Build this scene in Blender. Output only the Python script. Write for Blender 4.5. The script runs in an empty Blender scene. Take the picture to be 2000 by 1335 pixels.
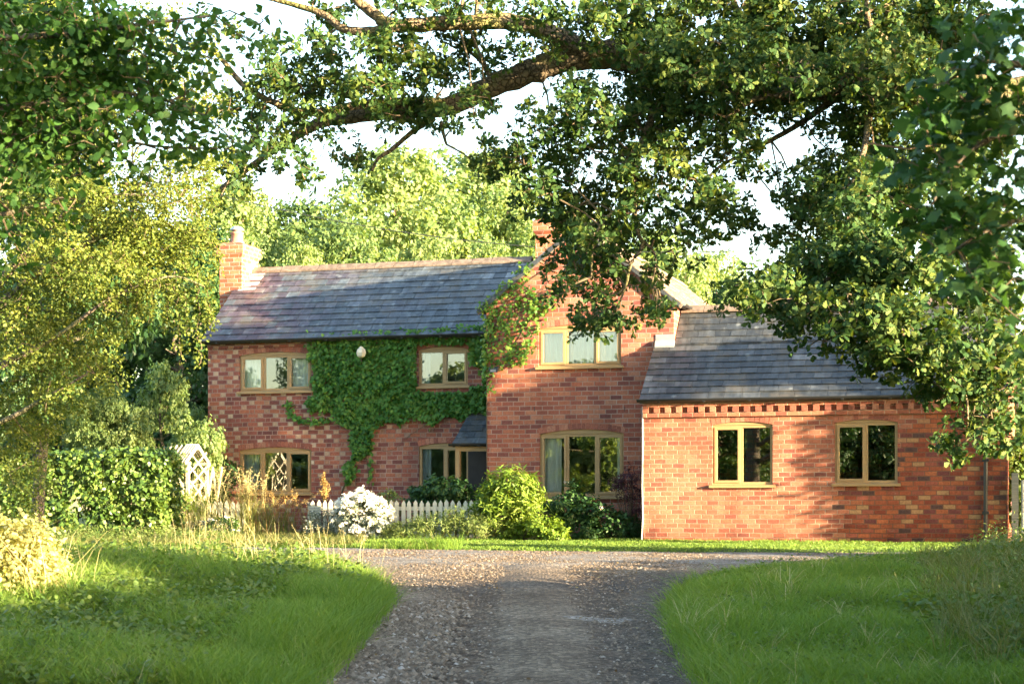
import bpy, bmesh, math, random
import numpy as np
from mathutils import Vector

rng = np.random.default_rng(7)
random.seed(7)
SC = bpy.context.scene
COL = SC.collection
R = math.radians

# ------------------------------------------------------------------ camera
FPX, HZ, CX, CZ = 3650.0, 1000.0, 1000.0, 0.53      # focal length and horizon in photo pixels, eye height above the house's ground
cam_d = bpy.data.cameras.new('camera')
cam = bpy.data.objects.new('camera', cam_d); COL.objects.link(cam)
cam.location = (0, 0, CZ); cam.rotation_euler = (R(90), 0, 0)
cam_d.sensor_width = 36.0; cam_d.lens = FPX / 2000 * 36.0
cam_d.shift_y = (HZ - 667.5) / 2000
cam_d.clip_start = 0.1; cam_d.clip_end = 5000
cam_d.dof.use_dof = True; cam_d.dof.focus_distance = 29.0; cam_d.dof.aperture_fstop = 5.0
SC.camera = cam

# ------------------------------------------------------------------ light
SUN_EL = R(7.5)
SUN_DIR = Vector((0.854, -0.520, 0)).normalized() * math.cos(SUN_EL) + Vector((0, 0, math.sin(SUN_EL)))   # towards the sun
w = bpy.data.worlds.new('World'); SC.world = w; w.use_nodes = True
wn, wl = w.node_tree.nodes, w.node_tree.links
sky = wn.new('ShaderNodeTexSky'); sky.sky_type = 'NISHITA'; sky.sun_disc = False
sky.sun_elevation = SUN_EL; sky.sun_rotation = math.atan2(SUN_DIR.x, SUN_DIR.y)
sky.air_density = 1.0; sky.dust_density = 1.5; sky.ozone_density = 1.0; sky.altitude = 50
wn['Background'].inputs['Strength'].default_value = 0.125
wl.new(sky.outputs['Color'], wn['Background'].inputs['Color'])
sun_d = bpy.data.lights.new('sun', 'SUN'); sun_d.energy = 5.0; sun_d.angle = R(0.6); sun_d.color = (1.0, 0.78, 0.48)
sun = bpy.data.objects.new('sun', sun_d); COL.objects.link(sun)
sun.rotation_euler = (-SUN_DIR).to_track_quat('-Z', 'Y').to_euler(); sun.location = SUN_DIR * 80
SC.view_settings.view_transform = 'Standard'; SC.view_settings.look = 'None'
SC.view_settings.exposure = 3.28; SC.view_settings.gamma = 1.0
SC.cycles.max_bounces = 8; SC.cycles.diffuse_bounces = 3; SC.cycles.transparent_max_bounces = 12
SC.cycles.sample_clamp_indirect = 6.0

# ------------------------------------------------------------------ photo pixel -> place
def at(px, py, D):
    return np.array([(px - CX) / FPX * D, D, CZ + (HZ - py) / FPX * D])

UX, UY = 0.957, 0.289                      # facade direction to the right (x, -y)
HX, HY = -0.493, 36.0
def fs(px, py, t):                         # photo pixel on the facade plane set back by t -> (s, z) in house coordinates
    q = px - CX
    s = (q * (HY + UX * t) - FPX * (HX + UY * t)) / (FPX * UX + UY * q)
    D = HY + UX * t - UY * s
    return s, CZ + (HZ - py) / FPX * D
def hw(s, t, z=0.0):                       # house coordinates -> world
    return np.array([HX + UX * s + UY * t, HY - UY * s + UX * t, z])

# ------------------------------------------------------------------ object helpers
def tag(o, label=None, cat=None, group=None, kind=None):
    if label: o['label'] = label
    if cat: o['category'] = cat
    if group: o['group'] = group
    if kind: o['kind'] = kind
    return o
def empty(name, loc=(0, 0, 0), rz=0.0):
    o = bpy.data.objects.new(name, None); COL.objects.link(o)
    o.location = loc; o.rotation_euler = (0, 0, rz); o.empty_display_size = 0.2
    return o
def link_mesh(name, me, mat, parent=None):
    o = bpy.data.objects.new(name, me); COL.objects.link(o)
    if mat: me.materials.append(mat)
    if parent: o.parent = parent
    return o
def np_mesh(name, V, loops, starts, totals, mat, parent=None, smooth=False):
    me = bpy.data.meshes.new(name)
    V = np.ascontiguousarray(V, dtype=np.float32)
    me.vertices.add(len(V)); me.vertices.foreach_set('co', V.ravel())
    me.loops.add(len(loops)); me.loops.foreach_set('vertex_index', np.asarray(loops, dtype=np.int32))
    me.polygons.add(len(starts)); me.polygons.foreach_set('loop_start', np.asarray(starts, dtype=np.int32))
    me.polygons.foreach_set('loop_total', np.asarray(totals, dtype=np.int32))
    if smooth: me.polygons.foreach_set('use_smooth', np.ones(len(starts), dtype=bool))
    me.update(calc_edges=True); me.validate()
    return link_mesh(name, me, mat, parent)

class MB:                                   # collects plain shapes into one mesh
    def __init__(s): s.v = []; s.f = []
    def poly(s, pts):
        b = len(s.v); s.v += [tuple(p) for p in pts]; s.f.append(tuple(range(b, b + len(pts))))
    def hexa(s, p):                         # 8 points: bottom 4 (ccw), top 4
        b = len(s.v); s.v += [tuple(q) for q in p]
        for f in ((3, 2, 1, 0), (4, 5, 6, 7), (0, 1, 5, 4), (1, 2, 6, 5), (2, 3, 7, 6), (3, 0, 4, 7)):
            s.f.append(tuple(b + i for i in f))
    def box(s, x0, x1, y0, y1, z0, z1):
        s.hexa([(x0, y0, z0), (x1, y0, z0), (x1, y1, z0), (x0, y1, z0), (x0, y0, z1), (x1, y0, z1), (x1, y1, z1), (x0, y1, z1)])
    def bar(s, a, b, w, d, up=(0, 0, 1)):   # a straight bar between two points
        a = Vector(a); b = Vector(b); t = (b - a).normalized(); u = Vector(up)
        if abs(t.dot(u)) > 0.95: u = Vector((0, 1, 0))
        x = t.cross(u).normalized() * w / 2; y = x.cross(t).normalized() * d / 2
        s.hexa([a - x - y, a + x - y, a + x + y, a - x + y, b - x - y, b + x - y, b + x + y, b - x + y])
    def tube(s, pts, rad, n=8, cap=True):
        pts = [Vector(p) for p in pts]
        if not hasattr(rad, '__len__'): rad = [rad] * len(pts)
        b = len(s.v); ref = Vector((0.31, 0.22, 0.92)).normalized()
        for i, p in enumerate(pts):
            t = (pts[min(i + 1, len(pts) - 1)] - pts[max(i - 1, 0)]).normalized()
            if abs(t.dot(ref)) > 0.95: r2 = Vector((1, 0, 0))
            else: r2 = ref
            x = t.cross(r2).normalized(); y = x.cross(t)
            for k in range(n):
                a = 2 * math.pi * k / n
                s.v.append(tuple(p + (x * math.cos(a) + y * math.sin(a)) * rad[i]))
        for i in range(len(pts) - 1):
            for k in range(n):
                k2 = (k + 1) % n
                s.f.append((b + i * n + k, b + i * n + k2, b + (i + 1) * n + k2, b + (i + 1) * n + k))
        if cap:
            s.f.append(tuple(b + k for k in range(n))[::-1]); e = b + (len(pts) - 1) * n
            s.f.append(tuple(e + k for k in range(n)))
    def lathe(s, prof, n=20, c=(0, 0, 0)):
        b = len(s.v)
        for r, z in prof:
            for k in range(n):
                a = 2 * math.pi * k / n; s.v.append((c[0] + r * math.cos(a), c[1] + r * math.sin(a), c[2] + z))
        for i in range(len(prof) - 1):
            for k in range(n):
                k2 = (k + 1) % n
                s.f.append((b + i * n + k, b + i * n + k2, b + (i + 1) * n + k2, b + (i + 1) * n + k))
        s.f.append(tuple(b + k for k in range(n))[::-1]); e = b + (len(prof) - 1) * n
        s.f.append(tuple(e + k for k in range(n)))
    def build(s, name, mat, parent=None, smooth=False, bevel=0.0):
        me = bpy.data.meshes.new(name); me.from_pydata(s.v, [], s.f); me.update()
        bm = bmesh.new(); bm.from_mesh(me); bmesh.ops.recalc_face_normals(bm, faces=bm.faces)
        bm.to_mesh(me); bm.free()
        if smooth: me.polygons.foreach_set('use_smooth', [True] * len(me.polygons))
        o = link_mesh(name, me, mat, parent)
        if bevel:
            m = o.modifiers.new('bevel', 'BEVEL'); m.width = bevel; m.segments = 2; m.limit_method = 'ANGLE'
        return o

def spline(pts, rad=None, sub=6):           # Catmull-Rom through points (and radii)
    P = np.array(pts, float); n = len(P); out = []; ro = []
    for i in range(n - 1):
        p0, p1, p2, p3 = P[max(i - 1, 0)], P[i], P[i + 1], P[min(i + 2, n - 1)]
        for k in range(sub):
            t = k / sub
            out.append(0.5 * ((2 * p1) + (-p0 + p2) * t + (2 * p0 - 5 * p1 + 4 * p2 - p3) * t * t + (-p0 + 3 * p1 - 3 * p2 + p3) * t ** 3))
            if rad is not None: ro.append(rad[i] * (1 - t) + rad[i + 1] * t)
    out.append(P[-1])
    if rad is not None: ro.append(rad[-1])
    return np.array(out), np.array(ro)

# ------------------------------------------------------------------ materials
class NT:
    def __init__(s, name):
        s.m = bpy.data.materials.new(name); s.m.use_nodes = True
        s.t = s.m.node_tree; s.t.nodes.clear(); s.out = s.t.nodes.new('ShaderNodeOutputMaterial')
    def n(s, typ, props=None, **inp):
        nd = s.t.nodes.new(typ)
        for k, v in (props or {}).items(): setattr(nd, k, v)
        for k, v in inp.items(): s.set(nd, k, v)
        return nd
    def set(s, nd, key, v):
        i = nd.inputs[int(key[1:])] if (key[0] == 'i' and key[1:].isdigit()) else nd.inputs[key.replace('_', ' ')]
        if isinstance(v, bpy.types.NodeSocket): s.t.links.new(v, i)
        elif hasattr(v, '__len__') and len(v) == 3 and i.type == 'RGBA': i.default_value = (*v, 1)
        else: i.default_value = v
    def math(s, op, a, b=0.0, c=None, clamp=False):
        nd = s.n('ShaderNodeMath', {'operation': op, 'use_clamp': clamp}, i0=a, i1=b)
        if c is not None: s.set(nd, 'i2', c)
        return nd.outputs[0]
    def noise(s, vec, scale, detail=3, rough=0.55, out='Fac'):
        return s.n('ShaderNodeTexNoise', Vector=vec, Scale=scale, Detail=detail, Roughness=rough).outputs[out]
    def ramp(s, fac, stops, interp='LINEAR'):
        nd = s.n('ShaderNodeValToRGB', i0=fac); r = nd.color_ramp; r.interpolation = interp
        while len(r.elements) < len(stops): r.elements.new(0.5)
        for e, (p, c) in zip(r.elements, stops):
            e.position = p; e.color = (*c, 1) if hasattr(c, '__len__') else (c, c, c, 1)
        return nd.outputs[0]
    def mix(s, fac, a, b, typ='MIX'):
        nd = s.n('ShaderNodeMix', {'data_type': 'RGBA', 'blend_type': typ})
        s.set(nd, 'i0', fac); s.set(nd, 'i6', a); s.set(nd, 'i7', b)
        return nd.outputs[2]
    def obj(s): return s.n('ShaderNodeTexCoord').outputs['Object']
    def pos(s): return s.n('ShaderNodeNewGeometry').outputs['Position']
    def island(s): return s.n('ShaderNodeNewGeometry').outputs['Random Per Island']
    def bump(s, h, strength=0.5, dist=0.01):
        return s.n('ShaderNodeBump', Height=h, Strength=strength, Distance=dist).outputs[0]
    def bsdf(s, col, rough=0.7, spec=0.3, normal=None, metal=0.0):
        b = s.n('ShaderNodeBsdfPrincipled'); s.set(b, 'Base_Color', col); s.set(b, 'Roughness', rough)
        s.set(b, 'Specular_IOR_Level', spec); s.set(b, 'Metallic', metal)
        if normal is not None: s.set(b, 'Normal', normal)
        return b.outputs[0]
    def done(s, sh): s.t.links.new(sh, s.out.inputs['Surface']); return s.m

def plain(name, col, rough=0.6, spec=0.3, var=0.25, scale=8.0, bump=0.2, metal=0.0):
    t = NT(name); v = t.obj(); nz = t.noise(v, scale, 4)
    c = t.mix(1.0, col, t.ramp(nz, [(0.25, 1 - var), (0.75, 1 + var * 0.6)]), 'MULTIPLY')
    return t.done(t.bsdf(c, rough, spec, t.bump(nz, bump, 0.01), metal))

def leaf_mat(name, cols, trans=0.35, rough=0.5, spec=0.25, tcol=None, clump=1.2):
    t = NT(name); r = t.island(); nz = t.noise(t.pos(), clump, 2)
    f = t.math('ADD', t.math('MULTIPLY', r, 0.7), t.math('MULTIPLY', t.math('SUBTRACT', nz, 0.35), 1.0), clamp=True)
    c = t.ramp(f, [(i / (len(cols) - 1), k) for i, k in enumerate(cols)])
    b = t.bsdf(c, rough, spec)
    tc = t.mix(1.0, c, tcol or (1.5, 1.35, 0.45), 'MULTIPLY')
    tr = t.n('ShaderNodeBsdfTranslucent', Color=tc).outputs[0]
    return t.done(t.n('ShaderNodeMixShader', i0=trans, i1=b, i2=tr).outputs[0])

def wood_mat(name, c1, c2, rough=0.55, sx=(3, 3, 40)):
    t = NT(name); v = t.obj()
    mp = t.n('ShaderNodeMapping', Vector=v, Scale=sx).outputs[0]
    nz = t.noise(mp, 2.0, 5, 0.6)
    c = t.ramp(nz, [(0.3, c1), (0.7, c2)])
    return t.done(t.bsdf(c, rough, 0.3, t.bump(nz, 0.25, 0.004)))

def bark_mat(name, c1, c2, moss):
    t = NT(name); p = t.pos()
    nz = t.noise(p, 9.0, 6, 0.65); vo = t.n('ShaderNodeTexVoronoi', {'feature': 'DISTANCE_TO_EDGE'}, Vector=t.mix(0.12, p, t.noise(p, 6, 3, out='Color')), Scale=16.0).outputs[0]
    h = t.math('ADD', t.math('MULTIPLY', nz, 0.6), t.math('MINIMUM', t.math('MULTIPLY', vo, 3.0), 0.6))
    c = t.ramp(h, [(0.3, c1), (0.8, c2)])
    c = t.mix(t.ramp(t.noise(p, 2.3, 4), [(0.48, 0.0), (0.62, 0.8)]), c, moss)
    return t.done(t.bsdf(c, 0.9, 0.15, t.bump(h, 0.8, 0.03)))

def brick_mat(name, ramp, W=0.226, H=0.0885, mort=0.0145, mcol=(0.46, 0.36, 0.30), flemish=None, zone=None, pale=0.55, stain=0.5):
    t = NT(name)
    sx = t.n('ShaderNodeSeparateXYZ', Vector=t.obj())
    wob = t.math('MULTIPLY', t.math('SUBTRACT', t.noise(t.obj(), 0.9, 2), 0.5), 0.03)
    u = t.math('ADD', sx.outputs[0], sx.outputs[1]); z = t.math('ADD', sx.outputs[2], wob)
    zz = t.math('DIVIDE', z, H); row = t.math('FLOOR', zz); fz = t.math('SUBTRACT', zz, row)
    half = t.math('MULTIPLY', t.math('FLOORED_MODULO', row, 2.0), 0.5)
    L = W * 1.5 if flemish else W
    jit = t.math('MULTIPLY', t.n('ShaderNodeTexWhiteNoise', {'noise_dimensions': '1D'}, W=row).outputs[0], 0.22)
    x = t.math('ADD', t.math('ADD', t.math('DIVIDE', u, L), half), jit); col = t.math('FLOOR', x); fx = t.math('MULTIPLY', t.math('SUBTRACT', x, col), L)
    dx = t.math('MINIMUM', fx, t.math('SUBTRACT', L, fx))
    if flemish:
        ish = t.math('GREATER_THAN', fx, W)
        dx = t.math('MINIMUM', dx, t.math('ABSOLUTE', t.math('SUBTRACT', fx, W)))
        cid = t.math('ADD', t.math('MULTIPLY', col, 2.0), ish)
    else: cid = col
    dz = t.math('MULTIPLY', t.math('MINIMUM', fz, t.math('SUBTRACT', 1.0, fz)), H)
    fine = t.noise(t.obj(), 45.0, 4, 0.6)
    d = t.math('ADD', t.math('MINIMUM', dx, dz), t.math('MULTIPLY', t.math('SUBTRACT', fine, 0.5), 0.010))
    isb = t.n('ShaderNodeMapRange', {'interpolation_type': 'SMOOTHSTEP'}, i0=d, i1=mort * 0.25, i2=mort * 0.75).outputs[0]
    vec = t.n('ShaderNodeCombineXYZ', i0=cid, i1=row, i2=3.7).outputs[0]
    wn_ = t.n('ShaderNodeTexWhiteNoise', {'noise_dimensions': '3D'}, Vector=vec)
    rnd = wn_.outputs[0]
    big = t.noise(t.obj(), 0.7, 3)
    c = t.ramp(t.math('ADD', rnd, t.math('MULTIPLY', t.math('SUBTRACT', big, 0.5), stain), clamp=True), ramp)
    rnd2 = t.n('ShaderNodeSeparateColor', i0=wn_.outputs[1]).outputs[1]
    if flemish:                                    # pale headers
        pr = t.math('MULTIPLY', ish, t.math('GREATER_THAN', rnd2, t.math('ADD', 0.35, t.math('MULTIPLY', t.math('SUBTRACT', 0.45, big), 2.2))))
        pr = t.math('MULTIPLY', pr, t.n('ShaderNodeMapRange', i0=sx.outputs[0], i1=-1.2, i2=-4.2, i3=0.12, i4=1.0).outputs[0])
        c = t.mix(t.math('MULTIPLY', pr, 0.85), c, t.ramp(rnd2, [(0.35, (0.36, 0.21, 0.14)), (0.8, (0.46, 0.34, 0.24)), (1.0, (0.56, 0.50, 0.40))]))
    if zone:                                       # older, rougher bricks to the lower right
        cs = t.math('ADD', t.math('MULTIPLY', col, L), t.math('MULTIPLY', rnd2, 0.45)); cz = t.math('MULTIPLY', row, H)
        line = t.math('SUBTRACT', t.math('MULTIPLY', t.math('SUBTRACT', cs, zone[0]), 1.0), t.math('MULTIPLY', t.math('MAXIMUM', t.math('SUBTRACT', cz, 0.95), 0.0), 1.15))
        k = t.n('ShaderNodeMapRange', {'interpolation_type': 'SMOOTHSTEP'}, i0=line, i1=0.0, i2=0.35).outputs[0]
        c = t.mix(k, c, t.ramp(rnd, zone[1], 'CONSTANT'))
    c = t.mix(1.0, c, t.ramp(t.noise(t.obj(), 28.0, 5, 0.65), [(0.25, 0.66), (0.75, 1.22)]), 'MULTIPLY')
    c = t.mix(t.ramp(t.noise(t.obj(), 3.4, 6, 0.7), [(0.62, 0.0), (0.78, pale)]), c, (0.52, 0.42, 0.36))
    m = t.mix(1.0, mcol, t.ramp(t.noise(t.obj(), 2.1, 4), [(0.3, 0.6), (0.7, 1.1)]), 'MULTIPLY')
    if zone: m = t.mix(k, m, (0.17, 0.09, 0.06))
    c = t.mix(isb, m, c)
    grime = t.ramp(t.math('ADD', sx.outputs[2], t.math('MULTIPLY', t.math('SUBTRACT', t.noise(t.obj(), 1.6, 5, 0.65), 0.5), 0.9)), [(0.0, 0.62), (0.45, 0.97), (1.0, 1.0)])
    c = t.mix(1.0, c, grime, 'MULTIPLY')
    c = t.mix(1.0, c, t.ramp(t.noise(t.n('ShaderNodeMapping', Vector=t.obj(), Scale=(1.6, 1.6, 0.35)).outputs[0], 1.5, 5, 0.6), [(0.32, 0.80), (0.6, 1.06)]), 'MULTIPLY')
    h = t.math('ADD', t.math('MULTIPLY', isb, 0.7), t.math('MULTIPLY', fine, 0.5))
    return t.done(t.bsdf(c, 0.88, 0.2, t.bump(h, 0.6, 0.012)))

def slate_mat(name, cols, lichen=(0.22, 0.26, 0.27), rough=0.5, amt=0.45, purple=False):
    t = NT(name); r = t.island(); o = t.obj()
    c = t.ramp(t.math('ADD', t.math('MULTIPLY', r, 0.75), t.math('MULTIPLY', t.math('SUBTRACT', t.noise(o, 0.55, 2), 0.4), 1.4), clamp=True), cols)
    if purple:
        sx = t.n('ShaderNodeSeparateXYZ', Vector=o); k = t.math('ADD', t.n('ShaderNodeMapRange', i0=sx.outputs[0], i1=-2.6, i2=-5.6).outputs[0], t.math('MULTIPLY', t.math('SUBTRACT', t.noise(o, 0.9, 3), 0.5), 1.3), clamp=True)
        c = t.mix(t.math('MULTIPLY', k, t.math('GREATER_THAN', t.math('FRACT', t.math('MULTIPLY', r, 7.31)), 0.25)), c, t.ramp(t.math('FRACT', t.math('MULTIPLY', r, 5.7)), [(0, (0.046, 0.036, 0.050)), (0.6, (0.066, 0.049, 0.068)), (1, (0.088, 0.080, 0.092))]))
    nz = t.noise(o, 7.0, 6, 0.7)
    c = t.mix(1.0, c, t.ramp(nz, [(0.3, 0.62), (0.7, 1.35)]), 'MULTIPLY')
    c = t.mix(t.ramp(t.noise(o, 4.3, 8, 0.75), [(0.50, 0.0), (0.70, amt)]), c, lichen)
    st = t.noise(t.n('ShaderNodeMapping', Vector=o, Scale=(5.0, 0.7, 0.7)).outputs[0], 2.0, 6, 0.7)
    c = t.mix(1.0, c, t.ramp(st, [(0.3, 0.5), (0.7, 1.4)]), 'MULTIPLY')
    c = t.mix(t.ramp(t.noise(o, 11.0, 5, 0.7), [(0.60, 0.0), (0.72, 0.5)]), c, (0.035, 0.04, 0.035))
    c = t.mix(t.ramp(t.noise(o, 1.7, 7, 0.72), [(0.50, 0.0), (0.68, 0.7)]), c, (0.095, 0.082, 0.060))
    vo = t.n('ShaderNodeTexVoronoi', Vector=o, Scale=2.6).outputs[0]
    c = t.mix(t.ramp(vo, [(0.05, 0.45), (0.16, 0.0)]), c, (0.30, 0.33, 0.34))
    return t.done(t.bsdf(c, rough, 0.55, t.bump(t.noise(o, 22.0, 5), 0.3, 0.006)))

M = {}
M['brick_gable'] = brick_mat('brick_gable', [(0.0, (0.19, 0.068, 0.060)), (0.2, (0.27, 0.088, 0.066)), (0.5, (0.36, 0.118, 0.074)), (0.78, (0.41, 0.150, 0.090)), (1.0, (0.44, 0.19, 0.125))], stain=0.3, pale=0.55, mcol=(0.40, 0.28, 0.23))
M['brick_main'] = brick_mat('brick_main', [(0.0, (0.16, 0.062, 0.058)), (0.3, (0.23, 0.080, 0.066)), (0.65, (0.29, 0.100, 0.074)), (1.0, (0.37, 0.135, 0.08))], flemish=True, mcol=(0.36, 0.25, 0.21), pale=0.6)
M['brick_wing'] = brick_mat('brick_wing', [(0.0, (0.22, 0.075, 0.058)), (0.14, (0.31, 0.100, 0.068)), (0.5, (0.39, 0.135, 0.082)), (1.0, (0.43, 0.18, 0.115))],
    mcol=(0.43, 0.28, 0.21), W=0.212, H=0.0828, zone=(5.75, [(0.0, (0.10, 0.055, 0.05)), (0.06, (0.17, 0.055, 0.05)), (0.22, (0.24, 0.06, 0.035)), (0.40, (0.34, 0.095, 0.048)), (0.62, (0.39, 0.12, 0.055)), (0.80, (0.40, 0.22, 0.11)), (0.88, (0.30, 0.09, 0.06))]), stain=0.3)
M['brick_chimney'] = brick_mat('brick_chimney', [(0.0, (0.24, 0.075, 0.05)), (0.4, (0.40, 0.13, 0.065)), (1.0, (0.46, 0.21, 0.12))], pale=0.7)
M['slate_old'] = slate_mat('slate_old', [(0.0, (0.026, 0.034, 0.042)), (0.4, (0.044, 0.056, 0.069)), (0.75, (0.062, 0.077, 0.094)), (0.9, (0.085, 0.105, 0.125)), (1.0, (0.15, 0.175, 0.20))], purple=True)
M['slate_new'] = slate_mat('slate_new', [(0.0, (0.024, 0.029, 0.035)), (0.5, (0.040, 0.048, 0.057)), (0.85, (0.060, 0.068, 0.078)), (1.0, (0.135, 0.145, 0.155))], lichen=(0.19, 0.20, 0.20), amt=0.3)
M['slate_brown'] = slate_mat('slate_brown', [(0.0, (0.12, 0.085, 0.06)), (0.5, (0.20, 0.14, 0.10)), (1.0, (0.27, 0.21, 0.15))], lichen=(0.34, 0.31, 0.22), rough=0.8)
M['ridge'] = plain('ridge_tile', (0.20, 0.155, 0.125), 0.9, 0.15, 0.55, 9.0, 0.6)
M['timber'] = wood_mat('window_timber', (0.32, 0.205, 0.098), (0.40, 0.270, 0.138), 0.5)
M['black_plastic'] = plain('black_plastic', (0.022, 0.023, 0.026), 0.35, 0.5, 0.1)
M['lead'] = plain('lead', (0.27, 0.29, 0.31), 0.5, 0.5, 0.25, 6.0)
M['white_paint'] = plain('white_paint', (0.70, 0.66, 0.53), 0.65, 0.25, 0.35, 5.0)
M['grey_wood'] = wood_mat('grey_wood', (0.22, 0.19, 0.15), (0.36, 0.32, 0.26), 0.8)
M['pale_wood'] = wood_mat('pale_wood', (0.46, 0.41, 0.30), (0.58, 0.53, 0.41), 0.8)
M['terracotta'] = plain('terracotta', (0.40, 0.20, 0.14), 0.8, 0.2, 0.3)
M['curtain'] = plain('curtain_cloth', (0.82, 0.83, 0.81), 0.9, 0.1, 0.06)
M['curtain_blue'] = plain('curtain_blue_cloth', (0.40, 0.47, 0.52), 0.9, 0.1, 0.15)
M['door'] = plain('door_paint', (0.035, 0.03, 0.03), 0.5, 0.3)
M['mortar_grey'] = plain('cable_sheath', (0.52, 0.52, 0.48), 0.6, 0.2, 0.1)
M['steel'] = plain('galvanised_steel', (0.42, 0.44, 0.45), 0.45, 0.5, 0.2, 12, 0.1, 0.7)
M['plaster'] = plain('room_plaster', (0.30, 0.27, 0.22), 0.9, 0.1, 0.1)
def glass():
    t = NT('window_glass')
    fr = t.n('ShaderNodeFresnel', IOR=1.5).outputs[0]
    nz = t.n('ShaderNodeTexNoise', Vector=t.obj(), Scale=1.6, Detail=1.0).outputs[0]
    gl = t.n('ShaderNodeBsdfGlossy', Color=(0.95, 0.97, 1.0), Roughness=0.0, Normal=t.bump(nz, 0.02, 0.01)).outputs[0]
    tr = t.n('ShaderNodeBsdfTransparent', Color=(0.96, 0.975, 0.965)).outputs[0]
    f = t.math('ADD', t.math('MULTIPLY', fr, 1.8), 0.05, clamp=True)
    return t.done(t.n('ShaderNodeMixShader', i0=f, i1=tr, i2=gl).outputs[0])
M['glass'] = glass()
M['bark_oak'] = bark_mat('bark_oak', (0.045, 0.034, 0.025), (0.17, 0.135, 0.09), (0.14, 0.14, 0.05))
M['bark'] = bark_mat('bark_grey', (0.06, 0.05, 0.04), (0.18, 0.15, 0.12), (0.12, 0.13, 0.06))
M['twig'] = plain('twig', (0.13, 0.10, 0.065), 0.85, 0.15, 0.3)
M['oak_leaf'] = leaf_mat('oak_leaf', [(0.018, 0.050, 0.017), (0.034, 0.078, 0.020), (0.125, 0.152, 0.032)], 0.26, rough=0.6, spec=0.18)
M['lime_leaf'] = leaf_mat('lime_leaf', [(0.024, 0.072, 0.018), (0.042, 0.108, 0.022), (0.075, 0.145, 0.028)], 0.38)
M['maple_leaf'] = leaf_mat('maple_leaf', [(0.020, 0.062, 0.020), (0.034, 0.090, 0.024), (0.066, 0.130, 0.028)], 0.36)
M['thorn_leaf'] = leaf_mat('thorn_leaf', [(0.050, 0.090, 0.018), (0.112, 0.155, 0.030), (0.205, 0.225, 0.048)], 0.35, clump=2.2)
M['dark_leaf'] = leaf_mat('dark_leaf', [(0.020, 0.055, 0.022), (0.035, 0.085, 0.026), (0.060, 0.115, 0.028)], 0.25)
M['back_leaf'] = leaf_mat('back_leaf', [(0.105, 0.185, 0.070), (0.165, 0.245, 0.088), (0.235, 0.290, 0.115)], 0.42, clump=0.5)
M['back_dark'] = leaf_mat('back_dark_leaf', [(0.060, 0.120, 0.045), (0.100, 0.165, 0.055), (0.150, 0.200, 0.065)], 0.38, clump=0.5)
M['creeper_leaf'] = leaf_mat('creeper_leaf', [(0.036, 0.120, 0.024), (0.078, 0.205, 0.036), (0.160, 0.290, 0.055)], 0.34, rough=0.45, spec=0.25)
M['creeper_gold'] = leaf_mat('creeper_gold_leaf', [(0.060, 0.150, 0.022), (0.110, 0.205, 0.032), (0.190, 0.250, 0.045)], 0.35)
M['hedge_leaf'] = leaf_mat('hedge_leaf', [(0.035, 0.085, 0.022), (0.075, 0.140, 0.028), (0.150, 0.215, 0.045)], 0.30, rough=0.38, spec=0.4)
M['bush_gold'] = leaf_mat('bush_gold_leaf', [(0.075, 0.150, 0.020), (0.130, 0.215, 0.028), (0.205, 0.270, 0.045)], 0.35)
M['shrub_dark'] = leaf_mat('shrub_dark_leaf', [(0.018, 0.055, 0.020), (0.035, 0.090, 0.028), (0.065, 0.135, 0.035)], 0.25)
M['shrub_grey'] = leaf_mat('shrub_grey_leaf', [(0.075, 0.110, 0.085), (0.140, 0.180, 0.135), (0.230, 0.260, 0.200)], 0.2)
M['purple_leaf'] = leaf_mat('purple_leaf', [(0.035, 0.015, 0.025), (0.060, 0.022, 0.035), (0.085, 0.035, 0.045)], 0.2, tcol=(1.3, 0.7, 0.8))
M['flower_white'] = leaf_mat('white_flower', [(0.62, 0.60, 0.50), (0.76, 0.75, 0.68), (0.85, 0.85, 0.80)], 0.25, tcol=(1, 1, 0.95))
M['pale_leaf'] = leaf_mat('pale_leaf', [(0.240, 0.255, 0.080), (0.360, 0.360, 0.140), (0.500, 0.470, 0.230)], 0.35)
M['fluffy'] = leaf_mat('fluffy_leaf', [(0.070, 0.130, 0.038), (0.130, 0.190, 0.055), (0.200, 0.230, 0.085)], 0.35)
M['nettle'] = leaf_mat('nettle_leaf', [(0.060, 0.120, 0.030), (0.105, 0.170, 0.040), (0.185, 0.225, 0.065)], 0.38)
M['rust_stem'] = leaf_mat('rust_seed', [(0.24, 0.15, 0.055), (0.34, 0.225, 0.08), (0.42, 0.31, 0.12)], 0.2, tcol=(1.1, 1, 0.7))
M['straw'] = leaf_mat('straw_blade', [(0.34, 0.29, 0.13), (0.46, 0.41, 0.20), (0.58, 0.53, 0.30)], 0.3, tcol=(1.1, 1, 0.7))
M['grass'] = leaf_mat('grass_blade', [(0.092, 0.178, 0.034), (0.150, 0.258, 0.048), (0.235, 0.305, 0.078)], 0.42, rough=0.55, spec=0.15, clump=0.6)
M['lawn_grass'] = leaf_mat('lawn_blade', [(0.085, 0.165, 0.032), (0.125, 0.215, 0.042), (0.190, 0.255, 0.060)], 0.35, clump=0.9)
M['dry_grass'] = leaf_mat('dry_blade', [(0.080, 0.125, 0.035), (0.150, 0.170, 0.055), (0.260, 0.235, 0.110)], 0.35, clump=0.9)

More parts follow.
